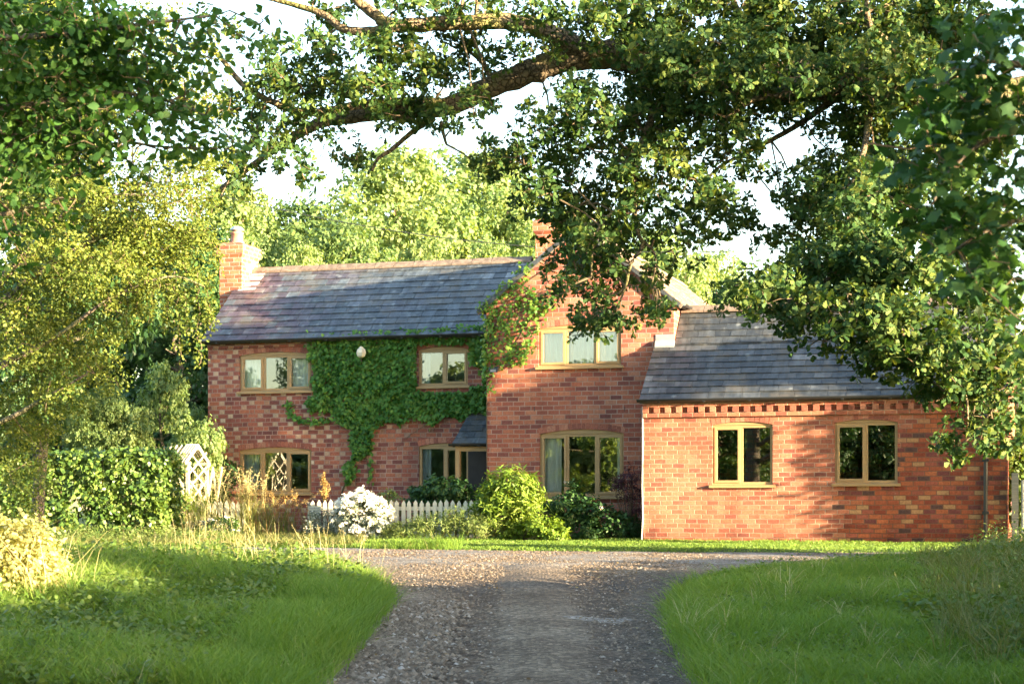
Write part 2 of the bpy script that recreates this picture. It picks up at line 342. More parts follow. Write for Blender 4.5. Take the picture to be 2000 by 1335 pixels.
# ------------------------------------------------------------------ leaves and blades
def frames(n, up=0.4, outward=None, droop=0.0, spread=1.0):
    N = rng.normal(size=(n, 3)) * spread; N[:, 2] = np.abs(N[:, 2]) * 0.8 + up
    if outward is not None: N += outward
    N /= np.linalg.norm(N, axis=1)[:, None] + 1e-9
    T = rng.normal(size=(n, 3)); T[:, 2] -= droop
    if outward is not None: T += outward * 0.6
    T -= N * np.sum(T * N, axis=1)[:, None]; T /= np.linalg.norm(T, axis=1)[:, None] + 1e-9
    return N, T
def half(pts, fold=0.18, curl=0.12):        # leaf template from one half outline (x, y), with a midrib fold
    k = len(pts)
    V = [(x, y, -fold * x - curl * y * y) for x, y in pts] + [(-x, y, -fold * x - curl * y * y) for x, y in pts[1:-1]]
    f1 = list(range(k)); f2 = [0] + list(range(k, k + k - 2)) + [k - 1]
    return np.array(V), [f1, f2[::-1]]
LEAF = {
    'oak': half([(0, 0), (0.13, 0.22), (0.09, 0.32), (0.26, 0.50), (0.16, 0.60), (0.27, 0.80), (0.10, 0.94), (0, 1)]),
    'ovate': half([(0, 0), (0.30, 0.22), (0.33, 0.50), (0.16, 0.82), (0, 1)]),
    'lobed': half([(0, 0), (0.40, 0.02), (0.34, 0.30), (0.52, 0.55), (0.22, 0.58), (0, 1)]),
    'small': half([(0, 0), (0.34, 0.35), (0.24, 0.78), (0, 1)]),
    'lance': half([(0, 0), (0.11, 0.3), (0.09, 0.65), (0, 1)], 0.2, 0.25),
    'clump': half([(0, 0), (0.36, 0.16), (0.24, 0.42), (0.42, 0.66), (0.16, 0.84), (0, 1)], 0.25, 0.2),
}
def leaves(name, P, size, shape, mat, parent=None, up=0.4, outward=None, droop=0.3, spread=1.0, NTv=None):
    P = np.asarray(P, float); n = len(P); tv, tf = LEAF[shape]; k = len(tv)
    N, T = NTv if NTv is not None else frames(n, up, outward, droop, spread)
    B = np.cross(N, T)
    S = size * rng.uniform(0.7, 1.25, n)
    V = P[:, None, :] + S[:, None, None] * (tv[None, :, 0:1] * B[:, None, :] + tv[None, :, 1:2] * T[:, None, :] + tv[None, :, 2:3] * N[:, None, :])
    pat = np.concatenate([np.array(f) for f in tf]); tot = np.array([len(f) for f in tf])
    loops = (np.arange(n)[:, None] * k + pat[None, :]).ravel(); totals = np.tile(tot, n)
    starts = np.concatenate([[0], np.cumsum(totals)[:-1]])
    return np_mesh(name, V.reshape(-1, 3), loops, starts, totals, mat, parent)
def blades(name, P, h, wd, lean, mat, parent=None, bend=0.5, leandir=None):
    P = np.asarray(P, float); n = len(P)
    h = h * np.ones(n); wd = wd * np.ones(n)
    a = rng.uniform(0, 2 * np.pi, n); d = np.stack([np.cos(a), np.sin(a), np.zeros(n)], 1)
    if leandir is not None:
        d = d + leandir; d /= np.linalg.norm(d, axis=1)[:, None] + 1e-9
    yaw = rng.uniform(0, np.pi, n); sd = np.stack([np.cos(yaw), np.sin(yaw), np.zeros(n)], 1) * wd[:, None] / 2
    L = (lean * rng.uniform(0.3, 1.4, n))[:, None] * h[:, None]
    Z = np.array([0, 0, 1.0]) * h[:, None]
    p1 = P + d * L * 0.22 + Z * 0.5; p2 = P + d * L * (0.22 + bend) + Z * 0.85; p3 = P + d * L * (0.35 + bend * 1.9) + Z * 1.0
    V = np.stack([P - sd, P + sd, p1 + sd * 0.85, p1 - sd * 0.85, p2 + sd * 0.55, p2 - sd * 0.55, p3], 1).reshape(-1, 3)
    pat = np.array([0, 1, 2, 3, 3, 2, 4, 5, 5, 4, 6]); tot = np.array([4, 4, 3])
    loops = (np.arange(n)[:, None] * 7 + pat[None]).ravel(); totals = np.tile(tot, n)
    starts = np.concatenate([[0], np.cumsum(totals)[:-1]])
    return np_mesh(name, V, loops, starts, totals, mat, parent)
def unit(v): return v / (np.linalg.norm(v, axis=1)[:, None] + 1e-9)
def rosettes(C, out, nr, nl, r):             # whorls of leaves at the twig ends round each clump centre
    n = len(C) * nr; A = unit(rng.normal(size=(n, 3)) + np.repeat(out, nr, 0) * 0.9 + np.array([0, 0, 0.35]))
    P = np.repeat(C, nr, 0) + A * r * rng.uniform(0.2, 1.0, (n, 1)) * np.array([1, 1, 0.7]); P = np.repeat(P, nl, 0); A = np.repeat(A, nl, 0)
    v = rng.normal(size=(len(P), 3)); v -= A * np.sum(A * v, 1)[:, None]; T = unit(A * rng.uniform(-0.05, 0.8, (len(P), 1)) + unit(v) * 0.9 + np.array([0, 0, -0.15]))
    N = A + rng.normal(size=A.shape) * 0.3; N -= T * np.sum(N * T, 1)[:, None]
    return P + T * 0.01, (unit(N), T)
def ball(n, shell=0.0):
    v = rng.normal(size=(n, 3)); v /= np.linalg.norm(v, axis=1)[:, None]
    r = (shell ** 3 + (1 - shell ** 3) * rng.uniform(size=n)) ** (1 / 3)
    return v * r[:, None]
def lump(v, seed):                          # makes an ellipsoid surface uneven
    q = np.random.default_rng(abs(seed)); f = np.ones(len(v))
    for k in range(7):
        d = q.normal(size=3); d /= np.linalg.norm(d)
        f += q.uniform(-0.16, 0.26) * np.clip((v @ d - 0.45) / 0.55, 0, 1)
    return f
def clumped(C, per, r, flat=0.75):          # leaves round clump centres
    n = len(C) * per
    off = rng.normal(size=(n, 3)) * r * 0.55; off[:, 2] *= flat
    return np.repeat(C, per, 0) + off, off / (r + 1e-9)

# ------------------------------------------------------------------ ground
_D = np.array([-200, 0, 10, 14.5, 17, 20, 24, 28.5, 34, 60, 200, 900, 3000]); _Z = np.array([-2.2, -1.3, -1.05, -0.80, -0.63, -0.43, -0.21, -0.10, 0.0, 0.12, 0.6, 1.0, 1.0])
_dd = np.linspace(-200, 3000, 32001); _zz = np.convolve(np.pad(np.interp(_dd, _D, _Z), 15, mode='edge'), np.ones(31) / 31, 'valid')
def z0(y): return np.interp(y, _dd, _zz)
DRIVE = np.array([(-1.9, 3), (-1.55, 10), (-1.43, 14.5), (-1.36, 16.3), (-1.28, 18.8), (-1.30, 20.6), (-1.62, 22.4), (-2.4, 24.4), (-4.0, 26.4), (-9, 28.4), (-30, 32.5),
                  (-30, 36), (-9, 31.6), (-3.6, 30.6), (0, 29.3), (3.1, 28.6), (6.8, 28.6), (14, 27.5), (30, 25), (30, 22), (14, 24.6), (6.5, 25.6), (3.9, 24.4), (2.6, 23.0), (1.95, 21.6), (1.6, 19.6), (1.47, 17.3), (1.42, 14.5), (1.5, 10), (1.7, 3)])
def sdist(x, y, poly=DRIVE):                # distance outside the polygon (negative inside)
    x = np.asarray(x, float); y = np.asarray(y, float); best = np.full(x.shape, 1e9); ins = np.zeros(x.shape, bool)
    for (ax, ay), (bx, by) in zip(poly, np.roll(poly, -1, 0)):
        ex, ey = bx - ax, by - ay
        t = np.clip(((x - ax) * ex + (y - ay) * ey) / (ex * ex + ey * ey), 0, 1)
        best = np.minimum(best, np.hypot(x - ax - t * ex, y - ay - t * ey))
        c = ((ay > y) != (by > y)) & (x < (bx - ax) * (y - ay) / (by - ay + 1e-12) + ax)
        ins ^= c
    return np.where(ins, -best, best)
def sm(t): t = np.clip(t, 0, 1); return t * t * (3 - 2 * t)
def wav(x, y): return np.sin(x * 1.7 + 0.6 * y) * np.sin(y * 1.3 - 0.4 * x + 1) * 0.5 + np.sin(x * 3.9 + 1.3) * np.sin(y * 3.1 + 0.7) * 0.25
def H(x, y):
    x = np.asarray(x, float); y = np.asarray(y, float)
    d = sdist(x, y); near = 1 - sm((y - 27) / 3)
    z = z0(y) + sm(d / 0.6) * (0.10 * near + 0.03) + wav(x, y) * 0.035 * near * sm(d / 1.0)
    z += near * (0.22 * sm((-x - 2.6) / 2.5) * (1 - sm((y - 19) / 5)) + 0.16 * sm((x - 3.3 - (y - 14) * 0.20) / 1.6))
    z -= 0.03 * (d < 0.12)
    return z
def gridmesh(name, xs, ys, zf, mat):
    X, Y = np.meshgrid(xs, ys); V = np.stack([X.ravel(), Y.ravel(), zf(X.ravel(), Y.ravel())], 1)
    nx, ny = len(xs), len(ys); i = np.arange(nx - 1)[None] + np.arange(ny - 1)[:, None] * nx
    q = np.stack([i, i + 1, i + 1 + nx, i + nx], -1).reshape(-1); n = (nx - 1) * (ny - 1)
    return np_mesh(name, V, q, np.arange(n) * 4, np.full(n, 4), mat, smooth=True)
def soil():
    t = NT('soil_and_turf'); p = t.pos()
    a = t.ramp(t.noise(p, 1.1, 5), [(0.3, (0.040, 0.075, 0.018)), (0.55, (0.065, 0.095, 0.025)), (0.75, (0.085, 0.075, 0.04))])
    c = t.mix(1.0, a, t.ramp(t.noise(p, 30.0, 5), [(0.25, 0.5), (0.75, 1.4)]), 'MULTIPLY')
    return t.done(t.bsdf(c, 0.95, 0.1, t.bump(t.noise(p, 24.0, 5), 0.8, 0.03)))
far = np.array([60, 90, 140, 220, 400, 800, 1600, 2600.0])
xs = np.concatenate([-far[::-1], np.arange(-40, -14, 2.0), np.arange(-14, 14.01, 0.2), np.arange(16, 41, 2.0), far])
ys = np.concatenate([[-1500, -600, -200, -80, -30, -8], np.arange(0, 46.01, 0.2), np.arange(48, 80, 4.0), [90, 120, 180, 300, 600, 1200, 2600]])
tag(gridmesh('ground', xs, ys, H, soil()), kind='structure')

def gravel_mat():
    t = NT('gravel_track'); p = t.pos(); sp = t.n('ShaderNodeSeparateXYZ', Vector=p)
    x, y = sp.outputs[0], sp.outputs[1]
    n1 = t.noise(p, 0.8, 4)
    c = t.ramp(n1, [(0.3, (0.098, 0.072, 0.051)), (0.5, (0.152, 0.115, 0.083)), (0.7, (0.222, 0.174, 0.130))])
    xw = t.math('ADD', x, t.math('MULTIPLY', t.math('SUBTRACT', t.noise(p, 0.5, 3), 0.5), 0.5))
    # worn wheel tracks: packed dark earth, looser stone between and at the sides
    tr = t.math('ABSOLUTE', t.math('SUBTRACT', t.math('ABSOLUTE', t.math('SUBTRACT', xw, 0.28)), 0.72))
    k = t.n('ShaderNodeMapRange', {'interpolation_type': 'SMOOTHSTEP'}, i0=tr, i1=0.12, i2=0.42, i3=0.85, i4=0.0).outputs[0]
    k = t.math('MULTIPLY', k, t.n('ShaderNodeMapRange', {'interpolation_type': 'SMOOTHSTEP'}, i0=y, i1=27.0, i2=23.5).outputs[0])
    k = t.math('MULTIPLY', k, t.ramp(t.noise(p, 1.7, 3), [(0.3, 0.55), (0.6, 1.0)]))
    c = t.mix(k, c, t.ramp(t.noise(p, 2.6, 4), [(0.35, (0.060, 0.042, 0.032)), (0.65, (0.125, 0.090, 0.066))]))
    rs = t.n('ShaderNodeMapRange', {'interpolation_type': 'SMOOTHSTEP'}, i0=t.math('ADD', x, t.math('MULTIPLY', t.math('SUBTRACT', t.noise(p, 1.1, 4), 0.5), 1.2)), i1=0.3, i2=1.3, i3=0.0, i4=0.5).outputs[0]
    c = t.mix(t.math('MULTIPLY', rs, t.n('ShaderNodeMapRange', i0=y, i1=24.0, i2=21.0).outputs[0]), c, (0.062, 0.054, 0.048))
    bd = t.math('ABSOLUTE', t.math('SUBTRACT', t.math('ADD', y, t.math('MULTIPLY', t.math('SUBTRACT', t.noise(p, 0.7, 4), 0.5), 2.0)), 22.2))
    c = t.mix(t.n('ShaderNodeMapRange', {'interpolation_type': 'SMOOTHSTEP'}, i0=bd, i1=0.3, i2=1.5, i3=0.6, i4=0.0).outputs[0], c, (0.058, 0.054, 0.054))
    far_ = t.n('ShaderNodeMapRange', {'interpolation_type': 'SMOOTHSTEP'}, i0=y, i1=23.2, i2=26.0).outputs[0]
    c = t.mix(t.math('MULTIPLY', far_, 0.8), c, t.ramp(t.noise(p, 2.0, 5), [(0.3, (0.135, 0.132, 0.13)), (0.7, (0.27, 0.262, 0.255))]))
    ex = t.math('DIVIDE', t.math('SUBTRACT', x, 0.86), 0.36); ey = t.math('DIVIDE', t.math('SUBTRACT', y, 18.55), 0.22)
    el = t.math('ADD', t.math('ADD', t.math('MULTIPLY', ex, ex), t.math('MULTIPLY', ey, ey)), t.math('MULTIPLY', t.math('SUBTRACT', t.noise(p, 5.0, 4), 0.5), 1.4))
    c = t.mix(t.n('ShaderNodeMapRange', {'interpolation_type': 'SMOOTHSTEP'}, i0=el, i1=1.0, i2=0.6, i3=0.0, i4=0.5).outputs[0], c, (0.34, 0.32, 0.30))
    vo = t.n('ShaderNodeTexVoronoi', Vector=p, Scale=26.0)
    c = t.mix(1.0, c, t.ramp(t.n('ShaderNodeSeparateColor', i0=vo.outputs[1]).outputs[0], [(0.0, 0.55), (0.7, 1.05), (1.0, 1.75)]), 'MULTIPLY')
    c = t.mix(1.0, c, t.ramp(t.noise(p, 70.0, 3), [(0.3, 0.7), (0.7, 1.25)]), 'MULTIPLY')
    h = t.math('ADD', t.math('MULTIPLY', vo.outputs[0], -0.7), t.math('MULTIPLY', t.noise(p, 5.0, 5), 1.0))
    return t.done(t.bsdf(c, 0.92, 0.2, t.bump(h, 0.7, 0.03)))
def drive_mesh():
    st = 0.16; gx = np.arange(-30, 30.01, st); gy = np.arange(3, 36.01, st)
    X, Y = np.meshgrid(gx, gy); d = sdist(X, Y); keep = d[:-1, :-1] < 0.04
    Z = z0(Y) + 0.012 + wav(X * 1.3, Y * 1.1) * 0.012 - 0.035 * np.exp(-((np.abs(X - 0.28) - 0.72) / 0.28) ** 2) * (Y < 25) + 0.02 * np.exp(-((X - 0.28) / 0.4) ** 2) * (Y < 25)
    V = np.stack([X.ravel(), Y.ravel(), Z.ravel()], 1); nx = len(gx)
    jj, ii = np.nonzero(keep); i = jj * nx + ii
    q = np.stack([i, i + 1, i + 1 + nx, i + nx], -1); used, inv = np.unique(q, return_inverse=True)
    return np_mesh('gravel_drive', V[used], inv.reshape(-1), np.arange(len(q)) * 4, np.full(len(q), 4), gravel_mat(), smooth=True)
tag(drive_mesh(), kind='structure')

def inview(x, y, m=0.35): return np.abs(x) < y * 0.274 + m
# loose stones
def stones():
    n = 420000; x = rng.uniform(-4, 8, n); y = rng.uniform(14, 30, n); d = sdist(x, y)
    pr = 0.26 + 0.7 * np.exp(-(d / 0.5) ** 2) * (x < 0.2) + 0.5 * (x < -0.55) * (y < 20) + 0.35 * (np.abs(x - 0.25) < 0.3) + 0.3 * (y > 23)
    k = (d < 0.1) & (rng.uniform(size=n) < pr) & inview(x, y); x, y = x[k], y[k]; n = len(x)
    tv = np.array([(1, 0, 0), (0.3, 0.9, 0.1), (-0.8, 0.6, -0.1), (-0.9, -0.5, 0.1), (0.2, -1, 0), (0.1, 0, 0.75), (-0.3, 0.1, 0.6)], float)
    tf = [(0, 1, 5), (1, 2, 6, 5), (2, 3, 6), (3, 4, 5, 6), (4, 0, 5)]
    S = (0.004 + 0.019 * rng.uniform(size=n) ** 3) * (1 + 0.5 * (x < -0.4) * (y < 20)); a = rng.uniform(0, 6.28, n); c, s = np.cos(a), np.sin(a)
    T = tv[None] * rng.uniform(0.6, 1.3, (n, 1, 3)); Tx = T[..., 0] * c[:, None] - T[..., 1] * s[:, None]; Ty = T[..., 0] * s[:, None] + T[..., 1] * c[:, None]
    V = np.stack([x[:, None] + S[:, None] * Tx, y[:, None] + S[:, None] * Ty, (z0(y) + 0.008)[:, None] + S[:, None] * T[..., 2]], -1).reshape(-1, 3)
    pat = np.concatenate([np.array(f) for f in tf]); tot = np.array([len(f) for f in tf])
    loops = (np.arange(n)[:, None] * 7 + pat).ravel(); totals = np.tile(tot, n)
    t = NT('loose_stone'); cc = t.ramp(t.island(), [(0, (0.08, 0.06, 0.044)), (0.5, (0.155, 0.120, 0.089)), (0.9, (0.235, 0.188, 0.144)), (1, (0.34, 0.31, 0.28))])
    m = t.done(t.bsdf(cc, 0.9, 0.2))
    tag(np_mesh('gravel', V, loops, np.concatenate([[0], np.cumsum(totals)[:-1]]), totals, m), 'loose brown and grey stones on the track', 'gravel', kind='stuff')
stones()
def litter():
    n = 900; x = rng.uniform(-3, 3, n); y = rng.uniform(13.5, 29, n); d = sdist(x, y); k = (d < 0) & (rng.uniform(size=n) < 0.25 + np.exp(-(d / 0.35) ** 2)); x, y = x[k], y[k]
    t = NT('dead_leaf'); m = t.done(t.bsdf(t.ramp(t.island(), [(0, (0.09, 0.05, 0.02)), (0.6, (0.20, 0.13, 0.05)), (1, (0.28, 0.24, 0.09))]), 0.8, 0.2))
    tag(leaves('fallen_leaves', np.stack([x, y, z0(y) + 0.03], 1), 0.05, 'oak', m, up=1.6, droop=0.0, spread=0.5), 'dead leaves scattered along the track edges', 'leaves', kind='stuff')
litter()

# ------------------------------------------------------------------ the house
house = tag(empty('brick_house', (HX, HY, 0), -math.atan2(UY, UX)),
            'red brick country cottage with slate roofs and tan timber windows behind the lawn', 'house')
TM, TG, TW = 1.1, 0.0, -1.17                # set-back of the three fronts
SL, SG1 = -6.43, 3.676                      # left end of the long range; right side of the gabled range
SW0, SW1, TWB = 3.36, 9.75, 2.55            # the single-storey wing
EM, EG, EW = 4.10, 4.47, 2.55               # eaves heights

def arc_pts(s0, s1, zt, za, n=12):
    h = za - zt; wd = (s1 - s0) / 2; r = (wd * wd + h * h) / (2 * h); c = (s0 + s1) / 2; cz = za - r; a0 = math.asin(wd / r)
    return [(c + r * math.sin(a), cz + r * math.cos(a)) for a in np.linspace(-a0, a0, n + 1)]
def panel(name, outline, holes, t0, t1, mat, parent, axis='s', fixed=None, label=None):
    """A wall of real thickness: outline and holes are loops of (a, z); depth runs t0 (outside) to t1."""
    def P(a, z, t): return (a, t, z) if axis == 's' else (t, a, z)
    bm = bmesh.new(); loops = [outline] + holes
    for t in (t0, t1):
        es = []
        for lp in loops:
            vs = [bm.verts.new(P(a, z, t)) for a, z in lp]
            es += [bm.edges.new((vs[i], vs[(i + 1) % len(vs)])) for i in range(len(vs))]
        bmesh.ops.triangle_fill(bm, use_beauty=True, use_dissolve=False, edges=es)
    for lp in loops:
        for i in range(len(lp)):
            (a, z), (b, y) = lp[i], lp[(i + 1) % len(lp)]
            bm.faces.new([bm.verts.new(P(a, z, t0)), bm.verts.new(P(b, y, t0)), bm.verts.new(P(b, y, t1)), bm.verts.new(P(a, z, t1))])
    bmesh.ops.remove_doubles(bm, verts=bm.verts, dist=1e-5); bmesh.ops.recalc_face_normals(bm, faces=bm.faces)
    me = bpy.data.meshes.new(name); bm.to_mesh(me); bm.free()
    o = link_mesh(name, me, mat, parent)
    if label: o['label'] = label
    return o

WIN = []
def win(t, x0, x1, yt, ya, yb, cuts, sash, curtains, shift=0.0):
    xm = (x0 + x1) / 2
    s0 = fs(x0, yt, t)[0]; s1 = fs(x1, yt, t)[0]
    za = fs(xm, ya, t)[1]; zt = za - (0.5 if t == -1.17 else 0.66) * (za - fs(xm, yt, t)[1]); zb = fs(xm, yb, t)[1]
    WIN.append(dict(t=t, s0=s0, s1=s1, zt=zt, za=za, zb=zb, cuts=[fs(c, yt, t)[0] for c in cuts], sash=sash, cur=curtains))
    return [(s0, zb), (s1, zb), (s1, zt)] + arc_pts(s0, s1, zt, za)[::-1][1:-1] + [(s0, zt)]
h_main = [win(TM, 468, 608, 696, 687, 768, (514, 562), (1, 0, 1), 'LbR'), win(TM, 817, 914, 686, 676, 758, (866,), (0, 1), 'l'),
          win(TM, 467, 608, 882, 873, 967, (513, 561), (1, 0, 1), 'Lr'), win(TM, 818, 918, 874, 865, 958, (868,), (0, 1), 'l')]
h_gab = [win(TG, 1052, 1213, 644, 633, 720, (1105, 1162), (1, 0, 1), 'LBR'), win(TG, 1054, 1218, 851, 838, 974, (1107, 1164), (1, 0, 1), 'LR')]
h_wing = [win(TW, 1391, 1509, 836, 823, 952, (1447,), (1, 0), 'n'), win(TW, 1630, 1753, 830, 819, 949, (1691,), (1, 0), 'n')]
RM_T, RM_Z = 3.2, 5.72
RG_S, RG_Z = 1.838, 5.90
RW_T, RW_Z = 0.69, 4.33
panel('wall', [(SL, -0.3), (0.0, -0.3), (0.0, EM), (SL, EM)], h_main, TM, TM + 0.28, M['brick_main'], house, label='weathered brick front with pale header bricks, half covered by creeper')
panel('wall', [(TM + 0.281, -0.3), (5.3, -0.3), (5.3, EM), (RM_T, RM_Z), (TM + 0.281, EM + 0.2)], [], SL, SL + 0.28, M['brick_main'], house, 't')
panel('wall', [(SL, -0.3), (0.0, -0.3), (0.0, EM), (SL, EM)], [], 5.301, 5.58, M['brick_main'], house)
panel('wall', [(0, -0.3), (SG1, -0.3), (SG1, EG), (RG_S, RG_Z), (0, EG)], h_gab, TG, TG + 0.28, M['brick_gable'], house, label='gabled orange red brick front between the two slate roofs')
panel('wall', [(0.281, -0.3), (9.5, -0.3), (9.5, EG), (0.281, EG)], [], 0.003, 0.27, M['brick_gable'], house, 't')
panel('wall', [(0.281, -0.3), (9.5, -0.3), (9.5, EG), (0.281, EG)], [], SG1 - 0.003, SG1 - 0.27, M['brick_gable'], house, 't')
panel('wall', [(0, -0.3), (SG1, -0.3), (SG1, EG), (RG_S, RG_Z), (0, EG)], [], 9.501, 9.78, M['brick_gable'], house)
panel('wall', [(SW0, -0.3), (SW1, -0.3), (SW1, EW), (SW0, EW)], h_wing, TW, TW + 0.28, M['brick_wing'], house, label='low brick wing with a dentil course under the eaves')
panel('wall', [(TW + 0.281, -0.3), (-0.003, -0.3), (-0.003, 3.68), (TW + 0.281, EW + 0.1)], [], SW0, SW0 + 0.25, M['brick_wing'], house, 't')
panel('wall', [(TW + 0.281, -0.3), (TWB, -0.3), (TWB, EW), (RW_T, RW_Z - 0.05), (TW + 0.281, EW + 0.1)], [], SW1, SW1 - 0.25, M['brick_wing'], house, 't')
panel('wall', [(SG1 + 0.003, -0.3), (SW1, -0.3), (SW1, EW), (SG1 + 0.003, EW)], [], TWB + 0.001, TWB + 0.25, M['brick_wing'], house)

# rooms: a floor inside each range so the panes look into real rooms
fl = MB(); fl.box(SL + 0.29, -0.003, TM + 0.29, 5.29, 2.25, 2.4); fl.box(0.28, SG1 - 0.28, 0.29, 9.4, 2.35, 2.5)
fl.box(SL + 0.29, -0.003, 3.4, 3.5, -0.2, 2.25); fl.box(SL + 0.29, -0.003, 3.4, 3.5, 2.4, 4.4); fl.box(0.28, SG1 - 0.28, 3.9, 4.0, -0.2, 2.35); fl.box(0.28, SG1 - 0.28, 3.0, 3.1, 2.5, 4.4)
fl.box(SL + 0.29, -0.003, TM + 0.29, 5.29, -0.1, 0.1); fl.box(0.28, SG1 - 0.28, 0.29, 9.4, -0.1, 0.1); fl.box(SG1, SW1 - 0.26, TW + 0.29, TWB - 0.01, -0.1, 0.1)
fl.build('room_partition', M['plaster'], house)

# timber windows
for W in WIN:
    t, s0, s1, zt, za, zb = W['t'], W['s0'], W['s1'], W['zt'], W['za'], W['zb']
    f = MB(); d0, d1 = t + 0.035, t + 0.105; zs = zb + 0.055; fw = 0.05
    f.box(s0 + 0.002, s0 + fw, d0, d1, zs, zt - 0.002); f.box(s1 - fw, s1 - 0.002, d0, d1, zs, zt - 0.002)
    f.box(s0 + fw, s1 - fw, d0, d1, zt - fw, zt - 0.002); f.box(s0 + fw, s1 - fw, d0, d1, zs, zs + fw)
    a = arc_pts(s0 + 0.002, s1 - 0.002, zt, za - 0.003)
    for i in range(len(a) - 1):               # curved timber head filling the arch
        (p, q), (r_, u_) = a[i], a[i + 1]
        f.hexa([(p, d0 - 0.012, zt), (r_, d0 - 0.012, zt), (r_, d1, zt), (p, d1, zt), (p, d0 - 0.012, q + 1e-4), (r_, d0 - 0.012, u_ + 1e-4), (r_, d1, u_ + 1e-4), (p, d1, q + 1e-4)])
    for c in W['cuts']: f.box(c - 0.03, c + 0.03, d0 + 0.002, d1, zs + fw, zt - fw)
    wo = f.build('window', M['timber'], house)
    edges = [s0 + fw] + [x for c in W['cuts'] for x in (c - 0.03, c + 0.03)] + [s1 - fw]
    for i in range(len(edges) // 2):
        a0, a1 = edges[2 * i], edges[2 * i + 1]; b0, b1 = zs + fw, zt - fw
        if W['sash'][i]:
            g = MB(); sw = 0.042; e0, e1 = d0 - 0.016, d0 + 0.05
            x0, x1, y0, y1 = a0 - 0.012, a1 + 0.012, b0 - 0.012, b1 + 0.012
            g.box(x0, x0 + sw, e0, e1, y0, y1); g.box(x1 - sw, x1, e0, e1, y0, y1); g.box(x0 + sw, x1 - sw, e0, e1, y1 - sw, y1); g.box(x0 + sw, x1 - sw, e0, e1, y0, y0 + sw)
            g.build('casement', M['timber'], wo)
            a0, a1, b0, b1 = x0 + sw, x1 - sw, y0 + sw, y1 - sw
        g = MB(); g.box(a0 + 0.001, a1 - 0.001, d0 + 0.03, d0 + 0.036, b0 + 0.001, b1 - 0.001); g.build('pane', M['glass'], wo)
    g = MB(); g.hexa([(s0 - 0.05, t - 0.06, zb), (s1 + 0.05, t - 0.06, zb), (s1 + 0.05, t + 0.03, zb), (s0 - 0.05, t + 0.03, zb), (s0 - 0.05, t - 0.06, zb + 0.04), (s1 + 0.05, t - 0.06, zb + 0.04), (s1 + 0.05, t - 0.002, zb + 0.054), (s0 - 0.05, t - 0.002, zb + 0.054)])
    g.box(s0 + 0.002, s1 - 0.002, t + 0.0305, t + 0.12, zb + 0.001, zb + 0.053)
    g.build('sill', M['timber'], wo)
    def curtain(a, b, m, sway=0.0):
        n = 44; V = []
        for i in range(n + 1):
            u = i / n; ph = u * (b - a) * 62
            for j in range(9):
                v = j / 8; pull = sway * (1 - (1 - v) ** 2)
                V.append((a + u * (b - a) * (1 - 0.25 * abs(sway) * math.sin(v * 3.1)) + pull * u * 0.0, t + 0.16 + 0.022 * math.sin(ph + 0.6 * v) + 0.01 * math.sin(ph * 0.37), zt + 0.04 - v * (zt - zb + 0.06)))
        fcs = [(i * 9 + j, i * 9 + j + 1, (i + 1) * 9 + j + 1, (i + 1) * 9 + j) for i in range(n) for j in range(8)]
        me = bpy.data.meshes.new('curtain'); me.from_pydata(V, [], fcs); me.update(); me.polygons.foreach_set('use_smooth', [True] * len(fcs))
        link_mesh('curtain', me, m, wo)
    wd = s1 - s0; cs = W['cur']
    if 'L' in cs: curtain(s0 - 0.05, s0 + wd * (0.30 if len(cs) > 2 else 0.235), M['curtain'] if zb > 2 or t == TG else M['curtain_blue'])
    if 'R' in cs: curtain(s1 - wd * (0.30 if len(cs) > 2 else 0.10), s1 + 0.05, M['curtain'])
    if 'r' in cs: curtain(s1 - wd * 0.05, s1 + 0.05, M['curtain'])
    if 'B' in cs: curtain(s0 + wd * 0.36, s1 - wd * 0.36, M['curtain'])
    if 'l' in cs: curtain(s0 - 0.05, s0 + wd * 0.2, M['curtain_blue'])
    # brick arch of headers on edge
    g = MB(); nb = int((s1 - s0) / 0.082); h = za - zt; hw_ = (s1 - s0) / 2; r = (hw_ * hw_ + h * h) / (2 * h); cz = za - r; c = (s0 + s1) / 2; A = math.asin(hw_ / r) * 1.02
    for i in range(nb):
        q0 = -A + 2 * A * (i + 0.06) / nb; q1 = -A + 2 * A * (i + 0.94) / nb; r0, r1 = r + 0.004, r + 0.118
        pt = lambda q, rr, tt: (c + rr * math.sin(q), tt, cz + rr * math.cos(q))
        g.hexa([pt(q0, r0, t - 0.004), pt(q1, r0, t - 0.004), pt(q1, r0, t + 0.02), pt(q0, r0, t + 0.02), pt(q0, r1, t - 0.004), pt(q1, r1, t - 0.004), pt(q1, r1, t + 0.02), pt(q0, r1, t + 0.02)])
    tt_ = NT('arch_brick'); cc = tt_.ramp(tt_.island(), [(0, (0.21, 0.078, 0.062)), (0.5, (0.33, 0.118, 0.08)), (1, (0.41, 0.19, 0.13))])
    cc = tt_.mix(1.0, cc, tt_.ramp(tt_.noise(tt_.obj(), 30.0, 5), [(0.25, 0.65), (0.75, 1.25)]), 'MULTIPLY')
    if 'arch' not in M: M['arch'] = tt_.done(tt_.bsdf(cc, 0.88, 0.2))
    g.build('arch', M['arch'], house)

